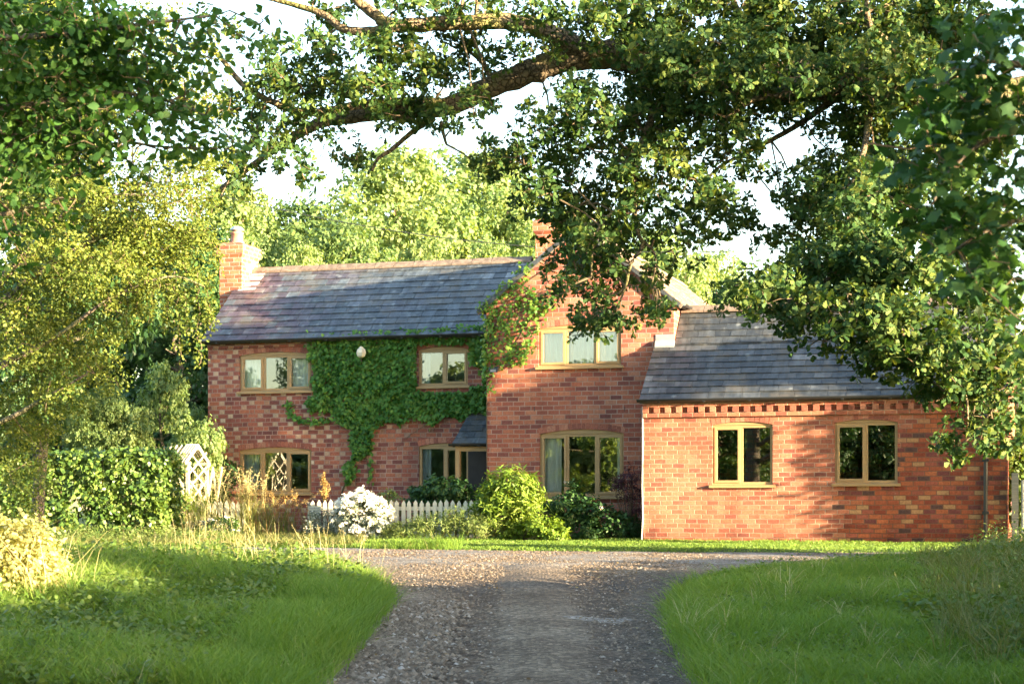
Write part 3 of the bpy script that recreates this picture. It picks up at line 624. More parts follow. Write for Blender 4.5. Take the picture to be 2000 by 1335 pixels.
# slate roofs: every slate has its own thickness and lift
def slates(name, F, length, slope, gauge, wid, mat, label=None, cut=None):
    g = MB(); rows = int(math.ceil(slope / gauge)); rr = random.Random(hash(name) % 1000 + int(length * 10))
    rr = random.Random(int(length * 100) + rows)
    for i in range(rows):
        d0 = i * gauge; d1 = min(d0 + gauge * 1.12, slope); x = -(i % 2) * wid / 2
        while x < length:
            ww = wid * rr.uniform(0.88, 1.12); a0 = max(x, 0); a1 = min(x + ww, length); x += ww
            if a1 - a0 < 0.04 or (cut and cut((a0 + a1) / 2, d0)): continue
            e = rr.uniform(-0.006, 0.006); l = rr.uniform(0.010, 0.019); j = rr.uniform(-0.004, 0.004)
            g.hexa([F(a0 + 0.003, d0 + e, 0.003), F(a1 - 0.003, d0 + e + j, 0.003), F(a1 - 0.003, d1, 0.001), F(a0 + 0.003, d1, 0.001),
                    F(a0 + 0.003, d0 + e, l + 0.008), F(a1 - 0.003, d0 + e + j, l + 0.008), F(a1 - 0.003, d1, 0.006), F(a0 + 0.003, d1, 0.006)])
    o = g.build(name, mat, house)
    if label: o['label'] = label
    return o
def slope_frame(p_eave, p_ridge, along):     # p_*: (s, t, z) at the start of the eave / ridge; along: unit vector
    e = Vector(p_eave); r = Vector(p_ridge); A = Vector(along); U = (r - e); L = U.length; U.normalize(); Nn = A.cross(U)
    if Nn.z < 0: Nn = -Nn
    return (lambda a, d, h: tuple(e + A * a + U * d + Nn * h)), L
def roof(e, r, along, length, gauge, wid, mat, label, thick=0.07):
    F, L = slope_frame(e, r, along)
    g = MB(); g.hexa([F(0, 0, -thick), F(length, 0, -thick), F(length, L, -thick), F(0, L, -thick), F(0, 0, 0), F(length, 0, 0), F(length, L, 0), F(0, L, 0)])
    under = g.build('roof', M['door'] if False else M['slate_new'], house)
    if label: under['label'] = label
    o = slates('slate_covering', F, length, L, gauge, wid, mat); o.parent = under
    return under
VL = SL - 0.10
roof((VL, 0.93, 4.06), (VL, RM_T, 5.82), (1, 0, 0), -VL - 0.02, 0.235, 0.25, M['slate_old'], 'old slate slope with purple and lichened slates above the creeper')
roof((VL, 5.7, 4.0), (VL, RM_T, 5.82), (1, 0, 0), -VL - 0.02, 0.235, 0.25, M['slate_old'], None)
roof((-0.15, -0.10, 4.42), (RG_S, -0.10, 5.98), (0, 1, 0), 9.8, 0.22, 0.26, M['slate_old'], None)
roof((SG1 + 0.15, -0.10, 4.42), (RG_S, -0.10, 5.98), (0, 1, 0), 9.8, 0.16, 0.24, M['slate_brown'], 'brown sunlit slope of the gabled range seen edge on')
roof((SW0 - 0.05, TW - 0.14, 2.55), (SW0 - 0.05, -0.012, 3.66), (1, 0, 0), SW1 - SW0 + 0.12, 0.185, 0.30, M['slate_new'], 'grey slate roof of the low wing')
F2a = (SG1 + 0.012, -0.012, 3.66)
roof(F2a, (SG1 + 0.012, RW_T, 4.395), (1, 0, 0), SW1 + 0.07 - SG1 - 0.012, 0.185, 0.30, M['slate_new'], None)
roof((SG1 + 0.012, TWB + 0.25, 2.45), (SG1 + 0.012, RW_T, 4.395), (1, 0, 0), SW1 + 0.07 - SG1 - 0.012, 0.185, 0.30, M['slate_new'], None)
def ridge(a, b, n, label=None):
    g = MB(); a = Vector(a); b = Vector(b); d = (b - a) / n; side = Vector((-d.y, d.x, 0)).normalized() * 0.15
    for i in range(n):
        p = a + d * (i + 0.012); q = a + d * (i + 0.988); k = random.uniform(-0.008, 0.01); dn = Vector((0, 0, -0.105)); up = Vector((0, 0, 0.045 + k))
        for sg in (1, -1):
            s_ = side * sg
            g.hexa([p + s_ + dn, q + s_ + dn, q + up - Vector((0, 0, 0.03)), p + up - Vector((0, 0, 0.03)), p + s_ + dn + Vector((0, 0, 0.03)), q + s_ + dn + Vector((0, 0, 0.03)), q + up, p + up])
    return g.build('ridge_tiles', M['ridge'], house)
ridge((VL, RM_T, 5.84), (0.0, RM_T, 5.84), 15); ridge((RG_S, -0.1, 6.0), (RG_S, 9.7, 6.0), 22); ridge((SG1 + 0.02, RW_T, 4.415), (SW1 + 0.07, RW_T, 4.415), 14)
# verge mortar and barge edges on the gable front
g = MB(); g.bar((-0.16, -0.06, 4.36), (RG_S, -0.06, 5.925), 0.075, 0.035, (0, 1, 0)); g.bar((SG1 + 0.16, -0.06, 4.36), (RG_S, -0.06, 5.925), 0.075, 0.035, (0, 1, 0)); g.build('verge', M['ridge'], house)
# corbelled eaves brick on the long range
g = MB(); g.box(SL + 0.001, -0.003, TM - 0.035, TM - 0.002, 3.93, 4.02); g.build('eaves_course', M['brick_main'], house)
# gutters
def gutter(a, b, r, name='gutter', br=8):
    g = MB(); a = Vector(a); b = Vector(b); d = (b - a).normalized(); s_ = Vector((d.y, -d.x, 0)).normalized()
    n = 8; outer = []; ring = []
    for k in range(n + 1):
        an = math.pi * k / n; ring.append(s_ * (-math.cos(an) * r) + Vector((0, 0, -math.sin(an) * r)))
    inner = [v * 0.86 for v in ring]; base = len(g.v)
    prof = ring + inner[::-1]; m = len(prof)
    for p in (a, b): g.v += [tuple(p + v) for v in prof]
    for k in range(m): g.f.append((base + k, base + (k + 1) % m, base + m + (k + 1) % m, base + m + k))
    g.f.append(tuple(range(base, base + m))); g.f.append(tuple(range(base + m, base + 2 * m))[::-1])
    for i in range(br):
        p = a.lerp(b, (i + 0.5) / br); g.box(p.x - 0.02 if abs(d.x) > .5 else p.x - r - 0.006, p.x + 0.02 if abs(d.x) > .5 else p.x + r, p.y - r - 0.006 if abs(d.x) > .5 else p.y - 0.02, p.y + r if abs(d.x) > .5 else p.y + 0.02, p.z - r - 0.007, p.z - r + 0.012)
    return g.build(name, M['black_plastic'], house)
gutter((VL, 0.90, 4.075), (-0.01, 0.90, 4.075), 0.052); gutter((SW0 - 0.08, TW - 0.175, 2.565), (SW1 + 0.08, TW - 0.175, 2.565), 0.055)
gutter((SG1 + 0.19, 9.6, 4.42), (SG1 + 0.19, 0.0, 4.42), 0.05)
g = MB()
sd = fs(1925, 900, TW)[0]
g.tube([(sd, TW - 0.17, 2.52), (sd, TW - 0.17, 2.42), (sd, TW - 0.075, 2.25), (sd, TW - 0.075, 0.05)], 0.036, 12)
for z in (0.5, 1.4, 2.15): g.box(sd - 0.055, sd + 0.055, TW - 0.12, TW - 0.002, z, z + 0.05)
g.build('downpipe', M['black_plastic'], house)
# dentil course on the wing
g = MB(); g.box(SW0 + 0.001, SW1 - 0.001, TW - 0.05, TW - 0.002, 2.245, 2.325); g.box(SW0 + 0.001, SW1 - 0.001, TW - 0.075, TW - 0.002, 2.425, 2.50)
g.build('eaves_course', M['brick_wing'], house)
g = MB(); x = SW0 + 0.002
while x < SW1 - 0.1: g.box(x, x + 0.105, TW - 0.075, TW - 0.0025, 2.3265, 2.4235); x += 0.205
g.build('dentil_course', M['arch'], house)
# white cable down the wing's corner
g = MB(); g.tube([(SW0 - 0.015, TW - 0.012, 2.45), (SW0 - 0.012, TW - 0.014, 1.6), (SW0 - 0.02, TW - 0.014, 1.0), (SW0 - 0.008, TW - 0.014, 0.45), (SW0 - 0.03, TW - 0.02, 0.0)], 0.012, 6); g.build('cable', M['mortar_grey'], house)
# lead flashing where the wing roof meets the gable corner
g = MB(); g.hexa([(SW0 - 0.03, -0.09, 3.60), (SG1 + 0.02, -0.09, 3.60), (SG1 + 0.02, -0.004, 3.72), (SW0 - 0.03, -0.004, 3.72), (SW0 - 0.03, -0.095, 3.635), (SG1 + 0.02, -0.095, 3.635), (SG1 + 0.02, -0.03, 3.75), (SW0 - 0.03, -0.03, 3.75)])
g.box(SW0 - 0.03, SG1 + 0.012, -0.012, -0.0025, 3.70, 3.86); g.build('flashing', M['lead'], house)
# slots in the gable brickwork
for px in (1044, 1220):
    s_, z_ = fs(px, 798, TG); g = MB(); g.box(s_ - 0.006, s_ + 0.006, -0.004, 0.03, z_ - 0.045, z_ + 0.045); g.build('weep_slot', M['black_plastic'], house)
# chimneys
def chimney(s0, s1, t0, t1, zb, zt, pot=True):
    g = MB(); g.box(s0, s1, t0, t1, zb, zt - 0.32)
    e = 0.0
    g.hexa([(s0 - .002, t0 - .002, zt - 0.32), (s1 + .002, t0 - .002, zt - 0.32), (s1 + .002, t1, zt - 0.32), (s0 - .002, t1, zt - 0.32), (s0 - .05, t0 - .05, zt - 0.24), (s1 + .05, t0 - .05, zt - 0.24), (s1 + .05, t1 + .05, zt - 0.24), (s0 - .05, t1 + .05, zt - 0.24)])
    g.box(s0 - .05, s1 + .05, t0 - .05, t1 + .05, zt - 0.24, zt - 0.06)
    g.hexa([(s0 - .05, t0 - .05, zt - 0.06), (s1 + .05, t0 - .05, zt - 0.06), (s1 + .05, t1 + .05, zt - 0.06), (s0 - .05, t1 + .05, zt - 0.06), (s0 + .06, t0 + .06, zt), (s1 - .06, t0 + .06, zt), (s1 - .06, t1 - .06, zt), (s0 + .06, t1 - .06, zt)])
    o = g.build('chimney', M['brick_chimney'], house)
    if pot:
        c = ((s0 + s1) / 2, t0 + 0.32, zt - 0.01); g = MB()
        g.lathe([(0.165, 0), (0.17, 0.03), (0.135, 0.07), (0.125, 0.21), (0.145, 0.225), (0.145, 0.26), (0.12, 0.265)], 20, c); g.build('chimney_pot', M['terracotta'], o, True)
        g = MB(); g.lathe([(0.10, 0.24), (0.10, 0.30), (0.16, 0.305), (0.15, 0.33), (0.09, 0.385), (0.02, 0.40)], 20, c); g.build('cowl', M['steel'], o, True)
    return o
chimney(-6.86, -6.34, 2.55, 3.40, -0.2, 6.36)
chimney(0.12, 0.92, 3.0, 3.6, 5.0, 6.62, False)
g = MB(); g.hexa([(-6.42, 2.44, 5.13), (-6.02, 2.44, 5.13), (-6.02, 3.15, 5.70), (-6.42, 3.15, 5.70), (-6.42, 2.44, 5.25), (-6.02, 2.44, 5.25), (-6.02, 3.15, 5.81), (-6.42, 3.15, 5.81)])
g.build('flashing', M['lead'], house)
# corner porch
s_l, zr = fs(917, 805, TM); zg = 1.86; pt0 = 0.28
roof((s_l - 0.09, pt0, zg), (s_l - 0.0, TM - 0.004, 2.50), (1, 0, 0), -s_l + 0.06, 0.2, 0.24, M['slate_old'], 'small lean-to slate roof over the corner porch')
gutter((s_l - 0.14, pt0 - 0.05, zg + 0.005), (-0.01, pt0 - 0.05, zg + 0.005), 0.045, 'gutter', 2)
g = MB(); g.box(s_l - 0.03, s_l + 0.06, pt0 + 0.02, pt0 + 0.11, 0.78, zg - 0.03); g.box(s_l + 0.06, -0.004, pt0 + 0.03, pt0 + 0.09, zg - 0.14, zg - 0.05); g.build('porch_frame', M['timber'], house)
g = MB(); g.box(s_l - 0.02, -0.12, TM - 0.035, TM - 0.003, 0.02, 1.85); g.build('door', M['door'], house)
g = MB(); g.box(s_l - 0.04, s_l + 0.07, pt0 + 0.01, TM - 0.003, -0.1, 0.775); g.build('porch_wall', M['brick_main'], house)
# security lamp on the gable corner, and a globe lamp in the creeper
s_, z_ = fs(968, 722, TG); g = MB()
g.box(s_ - 0.10, s_ + 0.09, -0.10, -0.003, z_ + 0.03, z_ + 0.055); g.hexa([(s_ - 0.08, -0.15, z_ - 0.06), (s_ + 0.07, -0.15, z_ - 0.06), (s_ + 0.07, -0.04, z_ - 0.03), (s_ - 0.08, -0.04, z_ - 0.03), (s_ - 0.10, -0.13, z_ + 0.03), (s_ + 0.09, -0.13, z_ + 0.03), (s_ + 0.09, -0.03, z_ + 0.03), (s_ - 0.10, -0.03, z_ + 0.03)])
lo = g.build('security_lamp', M['black_plastic'], house)
g = MB(); g.box(s_ - 0.06, s_ + 0.05, -0.154, -0.1515, z_ - 0.05, z_ + 0.0); g.build('lamp_glass', M['lead'], lo)
s_, z_ = fs(711, 690, TM); g = MB(); g.lathe([(0.03, -0.10), (0.085, -0.07), (0.105, 0.0), (0.085, 0.07), (0.05, 0.10), (0.02, 0.13)], 6, (s_, TM - 0.16, z_)); lo = g.build('wall_lamp', M['white_paint'], house)
g = MB(); g.tube([(s_, TM - 0.16, z_ - 0.09), (s_, TM - 0.14, z_ - 0.17), (s_, TM - 0.003, z_ - 0.18)], 0.014, 8); g.build('lamp_bracket', M['black_plastic'], lo)

#@PLANTS@
# ------------------------------------------------------------------ trees
class Skel:                                  # limb points with radii that foliage can grow from
    def __init__(s): s.p = []; s.r = []
    def add(s, P, r): s.p.append(P); s.r.append(r)
    def near(s, c):
        P = np.concatenate(s.p); d = np.linalg.norm(P - c, axis=1); i = d.argmin(); return P[i]
def limb(root, sk, path, mat, name='limb', sub=6, n=10, jit=0.03):
    P, r = spline([at(a, b, d) for a, b, d, wpx in path], [max(wpx / 2 / FPX * d, 0.006) for a, b, d, wpx in path], sub)
    P = P + rng.normal(size=P.shape) * jit * 0.35 * (r[:, None] / 0.15)
    g = MB(); g.tube(P, list(r), n); sk.add(P, r)
    return g.build(name, mat, root, True)
def twigs(mb, C, entry, r0=0.014, keep=1.0):   # joins clump centres into a branching spray
    order = np.argsort(np.linalg.norm(C - entry, axis=1)); nodes = [np.array(entry)]; depth = [0]
    for i in order:
        c = C[i]; A = np.array(nodes); d = np.linalg.norm(A - c, axis=1) + 0.03 * np.array(depth); k = int(d.argmin())
        nodes.append(c); depth.append(depth[k] + 1)
        if rng.uniform() > keep: continue
        a = nodes[k]; m = (a + c) / 2 + rng.normal(size=3) * 0.08 * np.linalg.norm(c - a) + np.array([0, 0, 0.05 * np.linalg.norm(c - a)])
        ra = r0 / (1 + 0.35 * depth[k]); mb.tube([a, m, c], [max(ra, .003), max(ra * 0.8, .0025), max(ra * 0.55, .002)], 4, False)
def spray(blobs, D, dD, leaf_px2, dens, per, r, sk, tw, keep=0.6, twr=0.014, jitD=0.8, ros=None):
    """Foliage masses given as ellipses seen at a depth; returns leaf positions and outward directions."""
    PP, OO, NN = [], [], []
    for b in blobs:
        px, py, rx, ry = b[:4]; Db = b[4] if len(b) > 4 else D + rng.uniform(-jitD, jitD); dn = dens * (b[5] if len(b) > 5 else 1.0)
        n = max(3, int(math.pi * rx * ry / leaf_px2 * dn / per))
        v = ball(n); v = v * lump(v / (np.linalg.norm(v, axis=1)[:, None] + 1e-9), int(px * 7 + py))[:, None]
        c0 = at(px, py, Db); sc = Db / FPX
        C = c0 + v * np.array([rx * sc, max(dD, rx * sc * 0.8), ry * sc])
        if sk is not None: twigs(tw, C, sk.near(c0), twr, keep)
        if ros:
            P, q = rosettes(C, v, ros[0], ros[1], r); PP.append(P); NN.append(q[0]); OO.append(q[1]); continue
        P, O = clumped(C, per, r); PP.append(P); OO.append(O)
    if ros: return np.concatenate(PP), (np.concatenate(NN), np.concatenate(OO))
    return np.concatenate(PP), np.concatenate(OO)

# --- the oak whose limbs arch over the picture
oak = tag(empty('oak_tree', (10.4, 24.6, float(H(10.4, 24.6)))), 'large mature oak whose mossy limbs arch over the lawn in front of the house', 'tree')
def child_world(o, root):                    # keep world coordinates under a placed root
    o.matrix_parent_inverse = root.matrix_basis.inverted(); return o
sk = Skel(); ok = M['bark_oak']; oak_parts = []
g = MB(); P, r = spline([(10.4, 24.6, -0.5), (10.4, 24.6, 0.2), (10.3, 24.5, 1.5), (10.1, 24.4, 3.4), (9.8, 24.2, 5.2), (10.3, 24.4, 8.0), (10.4, 24.2, 11.0)], [0.95, 0.72, 0.60, 0.56, 0.50, 0.33, 0.12])
g.tube(P, list(r), 16); oak_parts.append(g.build('trunk', ok, oak, True)); sk.add(P, r)
A = [(2470, 330, 24.2, 130), (2330, 310, 24.1, 120), (2120, 240, 24.0, 108), (1950, 195, 24.0, 100), (1800, 172, 24.1, 92), (1640, 158, 24.3, 86), (1500, 160, 24.4, 78), (1400, 152, 24.6, 70), (1300, 128, 24.8, 64), (1200, 106, 25.0, 60)]
oak_parts += [limb(oak, sk, A, ok),
  limb(oak, sk, [A[-1], (1120, 112, 25.1, 54), (1050, 135, 25.2, 50), (960, 168, 25.4, 44), (880, 205, 25.6, 38), (800, 216, 25.8, 34), (700, 226, 26.0, 28), (620, 242, 26.2, 22), (540, 290, 26.4, 15), (470, 340, 26.6, 12), (410, 388, 26.7, 9), (385, 425, 26.8, 6)], ok),
  limb(oak, sk, [(1150, 105, 25.0, 44), (1090, 72, 24.9, 38), (1030, 48, 24.8, 34), (960, 42, 24.7, 31), (860, 46, 24.6, 29), (770, 50, 24.5, 27), (735, 30, 24.5, 22), (700, 2, 24.5, 19), (670, -40, 24.5, 15)], ok),
  limb(oak, sk, [(775, 52, 24.5, 22), (720, 62, 24.6, 19), (670, 56, 24.6, 16), (630, 28, 24.7, 14), (560, 6, 24.8, 10), (500, -10, 24.8, 8)], ok),
  limb(oak, sk, [(1215, 104, 25.0, 30), (1222, 70, 25.1, 22), (1216, 30, 25.2, 17), (1205, -30, 25.3, 14)], ok),
  limb(oak, sk, [(860, 205, 25.6, 26), (790, 200, 25.4, 22), (700, 206, 25.2, 18), (610, 220, 25.1, 15), (545, 205, 25.0, 13), (480, 170, 25.0, 12), (445, 130, 25.0, 10), (415, 100, 25.0, 9), (365, 85, 25.0, 6)], ok),
  limb(oak, sk, [(845, 230, 25.7, 14), (800, 262, 25.6, 10), (765, 292, 25.5, 9), (738, 310, 25.5, 7), (727, 334, 25.5, 5)], ok, 'dead_branch'),
  limb(oak, sk, [(862, 240, 25.6, 9), (866, 262, 25.5, 7), (872, 282, 25.5, 5)], ok, 'dead_branch'),
  limb(oak, sk, [(965, 165, 25.4, 14), (945, 125, 25.4, 11), (930, 90, 25.4, 8), (928, 55, 25.4, 6)], ok),
  limb(oak, sk, [(948, 130, 25.4, 8), (915, 100, 25.4, 6), (880, 90, 25.4, 4)], ok),
  limb(oak, sk, [(1640, 180, 24.2, 22), (1590, 176, 23.9, 17), (1520, 186, 23.7, 14), (1470, 196, 23.6, 10), (1420, 230, 23.5, 6)], ok),
  limb(oak, sk, [(1650, 175, 24.2, 24), (1600, 215, 24.4, 14), (1540, 255, 24.5, 11), (1470, 292, 24.6, 9), (1400, 330, 24.7, 6), (1360, 380, 24.8, 4)], ok),
  limb(oak, sk, [(1340, 140, 24.7, 26), (1290, 200, 24.5, 16), (1250, 290, 24.3, 13), (1238, 380, 24.2, 11), (1245, 450, 24.1, 9), (1255, 480, 24.1, 8), (1232, 515, 24.1, 7), (1222, 560, 24.1, 5), (1205, 600, 24.1, 3)], ok),
  limb(oak, sk, [(1240, 395, 24.2, 9), (1190, 420, 24.1, 7), (1160, 470, 24.0, 6), (1155, 540, 24.0, 4)], ok),
  limb(oak, sk, [(1250, 465, 24.1, 5), (1280, 500, 24.1, 4), (1272, 560, 24.1, 3)], ok),
  limb(oak, sk, [(1700, 190, 24.1, 18), (1690, 280, 23.2, 12), (1660, 390, 22.2, 9), (1670, 500, 21.3, 8), (1720, 600, 20.8, 7), (1800, 680, 20.6, 7), (1880, 760, 20.5, 5), (1890, 830, 20.5, 4)], ok),
  limb(oak, sk, [(2250, 300, 24.0, 60), (2230, 480, 22.6, 30), (2130, 620, 21.4, 18), (2000, 730, 20.7, 11), (1940, 800, 20.5, 7), (1900, 850, 20.5, 4)], ok),
  limb(oak, sk, [(1670, 480, 21.4, 11), (1610, 550, 21.2, 8), (1540, 585, 21.2, 5), (1450, 570, 21.2, 4)], ok),
  limb(oak, sk, [(1760, 150, 24.1, 26), (1740, 90, 23.9, 17), (1700, 50, 23.8, 12), (1690, -20, 23.8, 10)], ok),
  limb(oak, sk, [(1500, 150, 24.4, 30), (1480, 80, 24.6, 18), (1440, 20, 24.8, 13), (1420, -40, 25.0, 10)], ok)]
ob = [(1270,40,85,55),(1400,25,105,50),(1540,40,105,65),(1680,40,105,65),(1800,70,100,80),(1280,105,70,40),(1450,85,95,40),(1600,100,85,36),(1730,125,85,50),(1870,40,90,60),
 (1330,195,80,45),(1440,215,60,36),(1250,175,60,45),(1290,250,80,50),(1220,265,55,45),(1375,255,45,40),(1300,320,75,50),(1240,335,55,45),(1345,385,65,42),(1440,275,55,30,24.2,.8),(1465,330,42,30,24.4,.7),(1425,425,50,40),(1500,215,50,30),
 (1640,235,70,32),(1720,260,75,50),(1630,335,60,48),(1700,350,75,60),(1560,395,45,48),(1620,430,70,50),(1720,450,75,60),(1530,470,42,45),(1600,515,70,48),(1700,540,85,55),(1790,330,60,50),(1790,520,70,60),
 (1440,562,42,24),(1500,585,52,36),(1560,612,52,38),(1625,612,60,42),(1700,622,75,52),(1780,640,75,55),(1760,700,75,45),(1840,690,75,52),(1900,720,58,52),(1945,660,60,60),(1830,758,50,26),(1925,795,42,34),(1965,845,26,45),(1880,858,40,28),(1862,884,22,16),(1602,664,26,16),(1700,690,45,26),(1960,740,50,50),
 (1000,300,58,36),(955,325,36,32),(1080,240,60,46),(1140,185,60,34),(1100,300,44,42),(1160,250,52,44),(1090,362,62,34),(1040,385,50,34),(1130,402,62,44),(1205,400,62,52),(1100,450,50,36),(1170,460,62,44),(1240,440,46,34,24.1,.7),(1330,450,48,32,24.3,.8),(1342,498,32,20,24.3,.8),
 (1120,520,44,46),(1172,502,46,40),(1098,560,24,18),(1188,560,42,34),(1170,612,54,34),(1202,642,34,18),(1128,640,20,14),(1275,525,26,28),(1282,580,28,36),(1250,630,20,16),(1278,612,22,16),
 (440,70,34,24,25,.7),(545,125,44,26),(625,100,36,28),(590,160,60,42),(530,180,52,34),(480,225,52,34),(660,160,60,42),(740,122,60,42),(720,180,60,34),(800,92,52,38),(850,142,60,40),(900,92,50,42),(945,195,34,18),(785,192,52,26),(840,226,52,22),(620,228,52,26),(560,255,50,26),(690,288,34,28),(580,318,40,22),(520,302,34,22),(470,300,40,30),(438,345,40,30),(765,240,34,20),(870,240,24,14),(922,228,20,12),(395,395,26,26),
 (655,25,40,34),(850,20,52,34),(940,18,52,26),(1020,22,60,26),(1110,38,60,34),(1180,60,50,42),(1180,15,46,26),(990,120,40,30),(1050,98,40,20),(760,15,30,18)]
tw = MB()
ob = [(a[0], a[1], a[2] * 0.9, a[3] * 0.88) + (tuple(a[4:]) if len(a) > 4 else ((rng.uniform(20.2, 21.2),) if a[0] > 1390 and a[1] > 500 else ())) for a in ob]
ob += [(1672,420,44,40,21.3),(1668,490,44,36,20.9),(1690,350,44,36,22.2),(1420,310,34,28,24.2,.6),(1395,395,36,28,24.3,.7),(1545,340,30,28,24.3,.7),(1380,120,60,30,23.4),(1440,165,50,26,23.4),(1500,120,60,34,23.3),(1560,185,46,24,23.3),(1660,125,60,34,23.2),(1720,185,60,30,23.2),(1790,150,60,40,23.2),(1850,220,60,50,23.0),(1340,160,40,24,23.5),(1600,150,30,20,23.3),(1280,140,50,30,23.8),(1900,300,60,60,23),(1820,400,60,60,23),(1900,450,60,60,22.5),(1850,560,60,50,22),(1940,560,50,60,21.6)]
ob = [a if not (a[0] > 1200 and a[1] < 560) else tuple(a[:4]) + ((a[4] if len(a) > 4 else 24.6 + rng.uniform(-.8, .8)), (a[5] if len(a) > 5 else 1.0) * (1.3 if a[1] < 260 or a[0] > 1580 else 1.0)) for a in ob]
P, NTq = spray(ob, 24.6, 1.0, 16.0, 2.25, 28, 0.19, sk, tw, 0.8, 0.015, ros=(4, 7))
c1 = leaves('crown', P, 0.086, 'oak', M['oak_leaf'], oak, NTv=NTq)
# the rest of the crown, over and beyond the picture's right edge
side = []
for k in range(46):
    a = rng.uniform(0, 6.28); rr_ = 6.2 * math.sqrt(rng.uniform(0.02, 1)); x = 10.2 + rr_ * math.cos(a); y = 24.2 + rr_ * math.sin(a) * 0.85; z = rng.uniform(4.6, 11.5) - 0.02 * rr_ ** 2
    wq = 0.52 * x + 0.854 * y
    if abs(x) < y * 0.275 + 0.9 and z < 8.2: continue
    if wq > 29.0 or (wq > 22.5 and z < 6.0): continue
    side.append((x, y, z, rng.uniform(0.9, 1.5)))
for k in range(26):                          # over the drive, above the frame
    side.append((rng.uniform(-5, 6), rng.uniform(21, 27.5), rng.uniform(8.4, 11.5), rng.uniform(0.8, 1.4)))
side += [(11.0 + 0.4 * math.sin(k * 2.1), 27.95 - 0.24 * math.sin(k * 2.1), 1.6 + 0.5 * k, 0.15) for k in range(5)] + [(11.0 + 0.4 * math.sin(k * 1.7), 28.5 - 0.24 * math.sin(k * 1.7), 4.1 + 0.38 * k, 0.12) for k in range(8)]  # added unseen bough columns that keep sun off the left brick front

PP, OO = [], []
for x, y, z, rd in side:
    v = ball(34); C = np.array([x, y, z]) + v * rd * np.array([1, 1, 0.7]); twigs(tw, C[:16], sk.near(np.array([x, y, z])), 0.03, 1.0); p_, o_ = clumped(C, 10, 0.32); PP.append(p_); OO.append(o_)
c2 = leaves('crown', np.concatenate(PP), 0.19, 'clump', M['oak_leaf'], oak, up=0.3, outward=np.concatenate(OO))
tg = tw.build('twigs', M['twig'], oak)
for o in oak_parts + [c1, c2, tg]: child_world(o, oak)

# --- near lime on the left, its boughs hanging into the frame
lime = tag(empty('lime_tree', (-6.0, 12.6, float(H(-6.0, 12.6)))), 'nearest tree, broad dark green leaves hanging in from the upper left corner', 'tree')
sk = Skel(); parts = []; tw = MB()
P, r = spline([(-6, 12.6, -1.2), (-6, 12.6, 0.4), (-5.9, 12.7, 2.4), (-5.9, 12.7, 5), (-6, 12.6, 8)], [0.34, 0.24, 0.2, 0.16, 0.06]); g = MB(); g.tube(P, list(r), 12); parts.append(g.build('trunk', M['bark'], lime, True)); sk.add(P, r)
for pth in ([(-640, 250, 12.7, 40), (-350, 130, 12.8, 30), (-100, 80, 12.9, 20), (100, 70, 13, 12), (260, 50, 13, 8), (420, 30, 13.1, 4)],
            [(-640, 420, 12.7, 40), (-300, 260, 12.9, 28), (-50, 220, 13, 18), (100, 200, 13.1, 11), (220, 180, 13.2, 8), (380, 215, 13.2, 4), (470, 290, 13.2, 3)],
            [(-640, 560, 12.7, 36), (-300, 400, 12.8, 24), (-60, 330, 13, 16), (60, 250, 13.1, 10), (180, 260, 13.1, 7), (300, 285, 13.2, 5), (430, 290, 13.2, 3)],
            [(-400, 470, 12.8, 24), (-100, 440, 13, 14), (40, 410, 13.1, 8), (140, 380, 13.2, 4)]):
    parts.append(limb(lime, sk, pth, M['bark'], n=8, jit=0.01))
lb = [(10,60,40,60),(10,130,40,50),(5,250,40,60),(430,70,50,22,13,.7),(180,30,80,40),(20,200,60,60),(150,90,90,60),(260,100,80,46),(200,180,90,40),(350,190,60,30),(120,280,90,40),(20,280,50,50),(370,100,50,30,13.2,.8),(40,50,75,60),(130,40,85,50),(230,40,80,42),(330,55,60,32,13,.8),(80,140,90,55),(190,140,90,48),(300,145,70,40),(380,150,40,30,13.2,.6),(100,235,100,48),(220,225,90,42),(330,225,70,36),(410,215,46,24),(280,290,80,28),(390,285,54,24),(450,292,30,10),(150,310,90,34),(50,330,70,50),(30,420,50,40),(110,400,50,26,13,.7),(480,65,50,14,13,.6),(520,60,20,10,13,.6),(20,500,36,36,13,.7)]
P, O = spray(lb, 13.1, 0.45, 130.0, 2.6, 9, 0.13, sk, tw, 0.9, 0.008, 0.3)
parts.append(leaves('crown', P, 0.066, 'ovate', M['lime_leaf'], lime, up=0.5, outward=O * 0.5, droop=0.7))
up = []
for k in range(26): up.append((-6 + rng.normal() * 1.5, 12.6 + rng.normal() * 1.6, rng.uniform(3.4, 8.5), rng.uniform(0.6, 1.0)))
PP, OO = [], []
for x, y, z, rd in up:
    if abs(x) < y * 0.275 + 0.5 and z < 4.6: continue
    C = np.array([x, y, z]) + ball(30) * rd; p_, o_ = clumped(C, 8, 0.25); PP.append(p_); OO.append(o_); twigs(tw, C[:8], sk.near(np.array([x, y, z])), 0.02)
parts.append(leaves('crown', np.concatenate(PP), 0.13, 'ovate', M['lime_leaf'], lime, outward=np.concatenate(OO)))
parts.append(tw.build('twigs', M['twig'], lime))
for o in parts: child_world(o, lime)

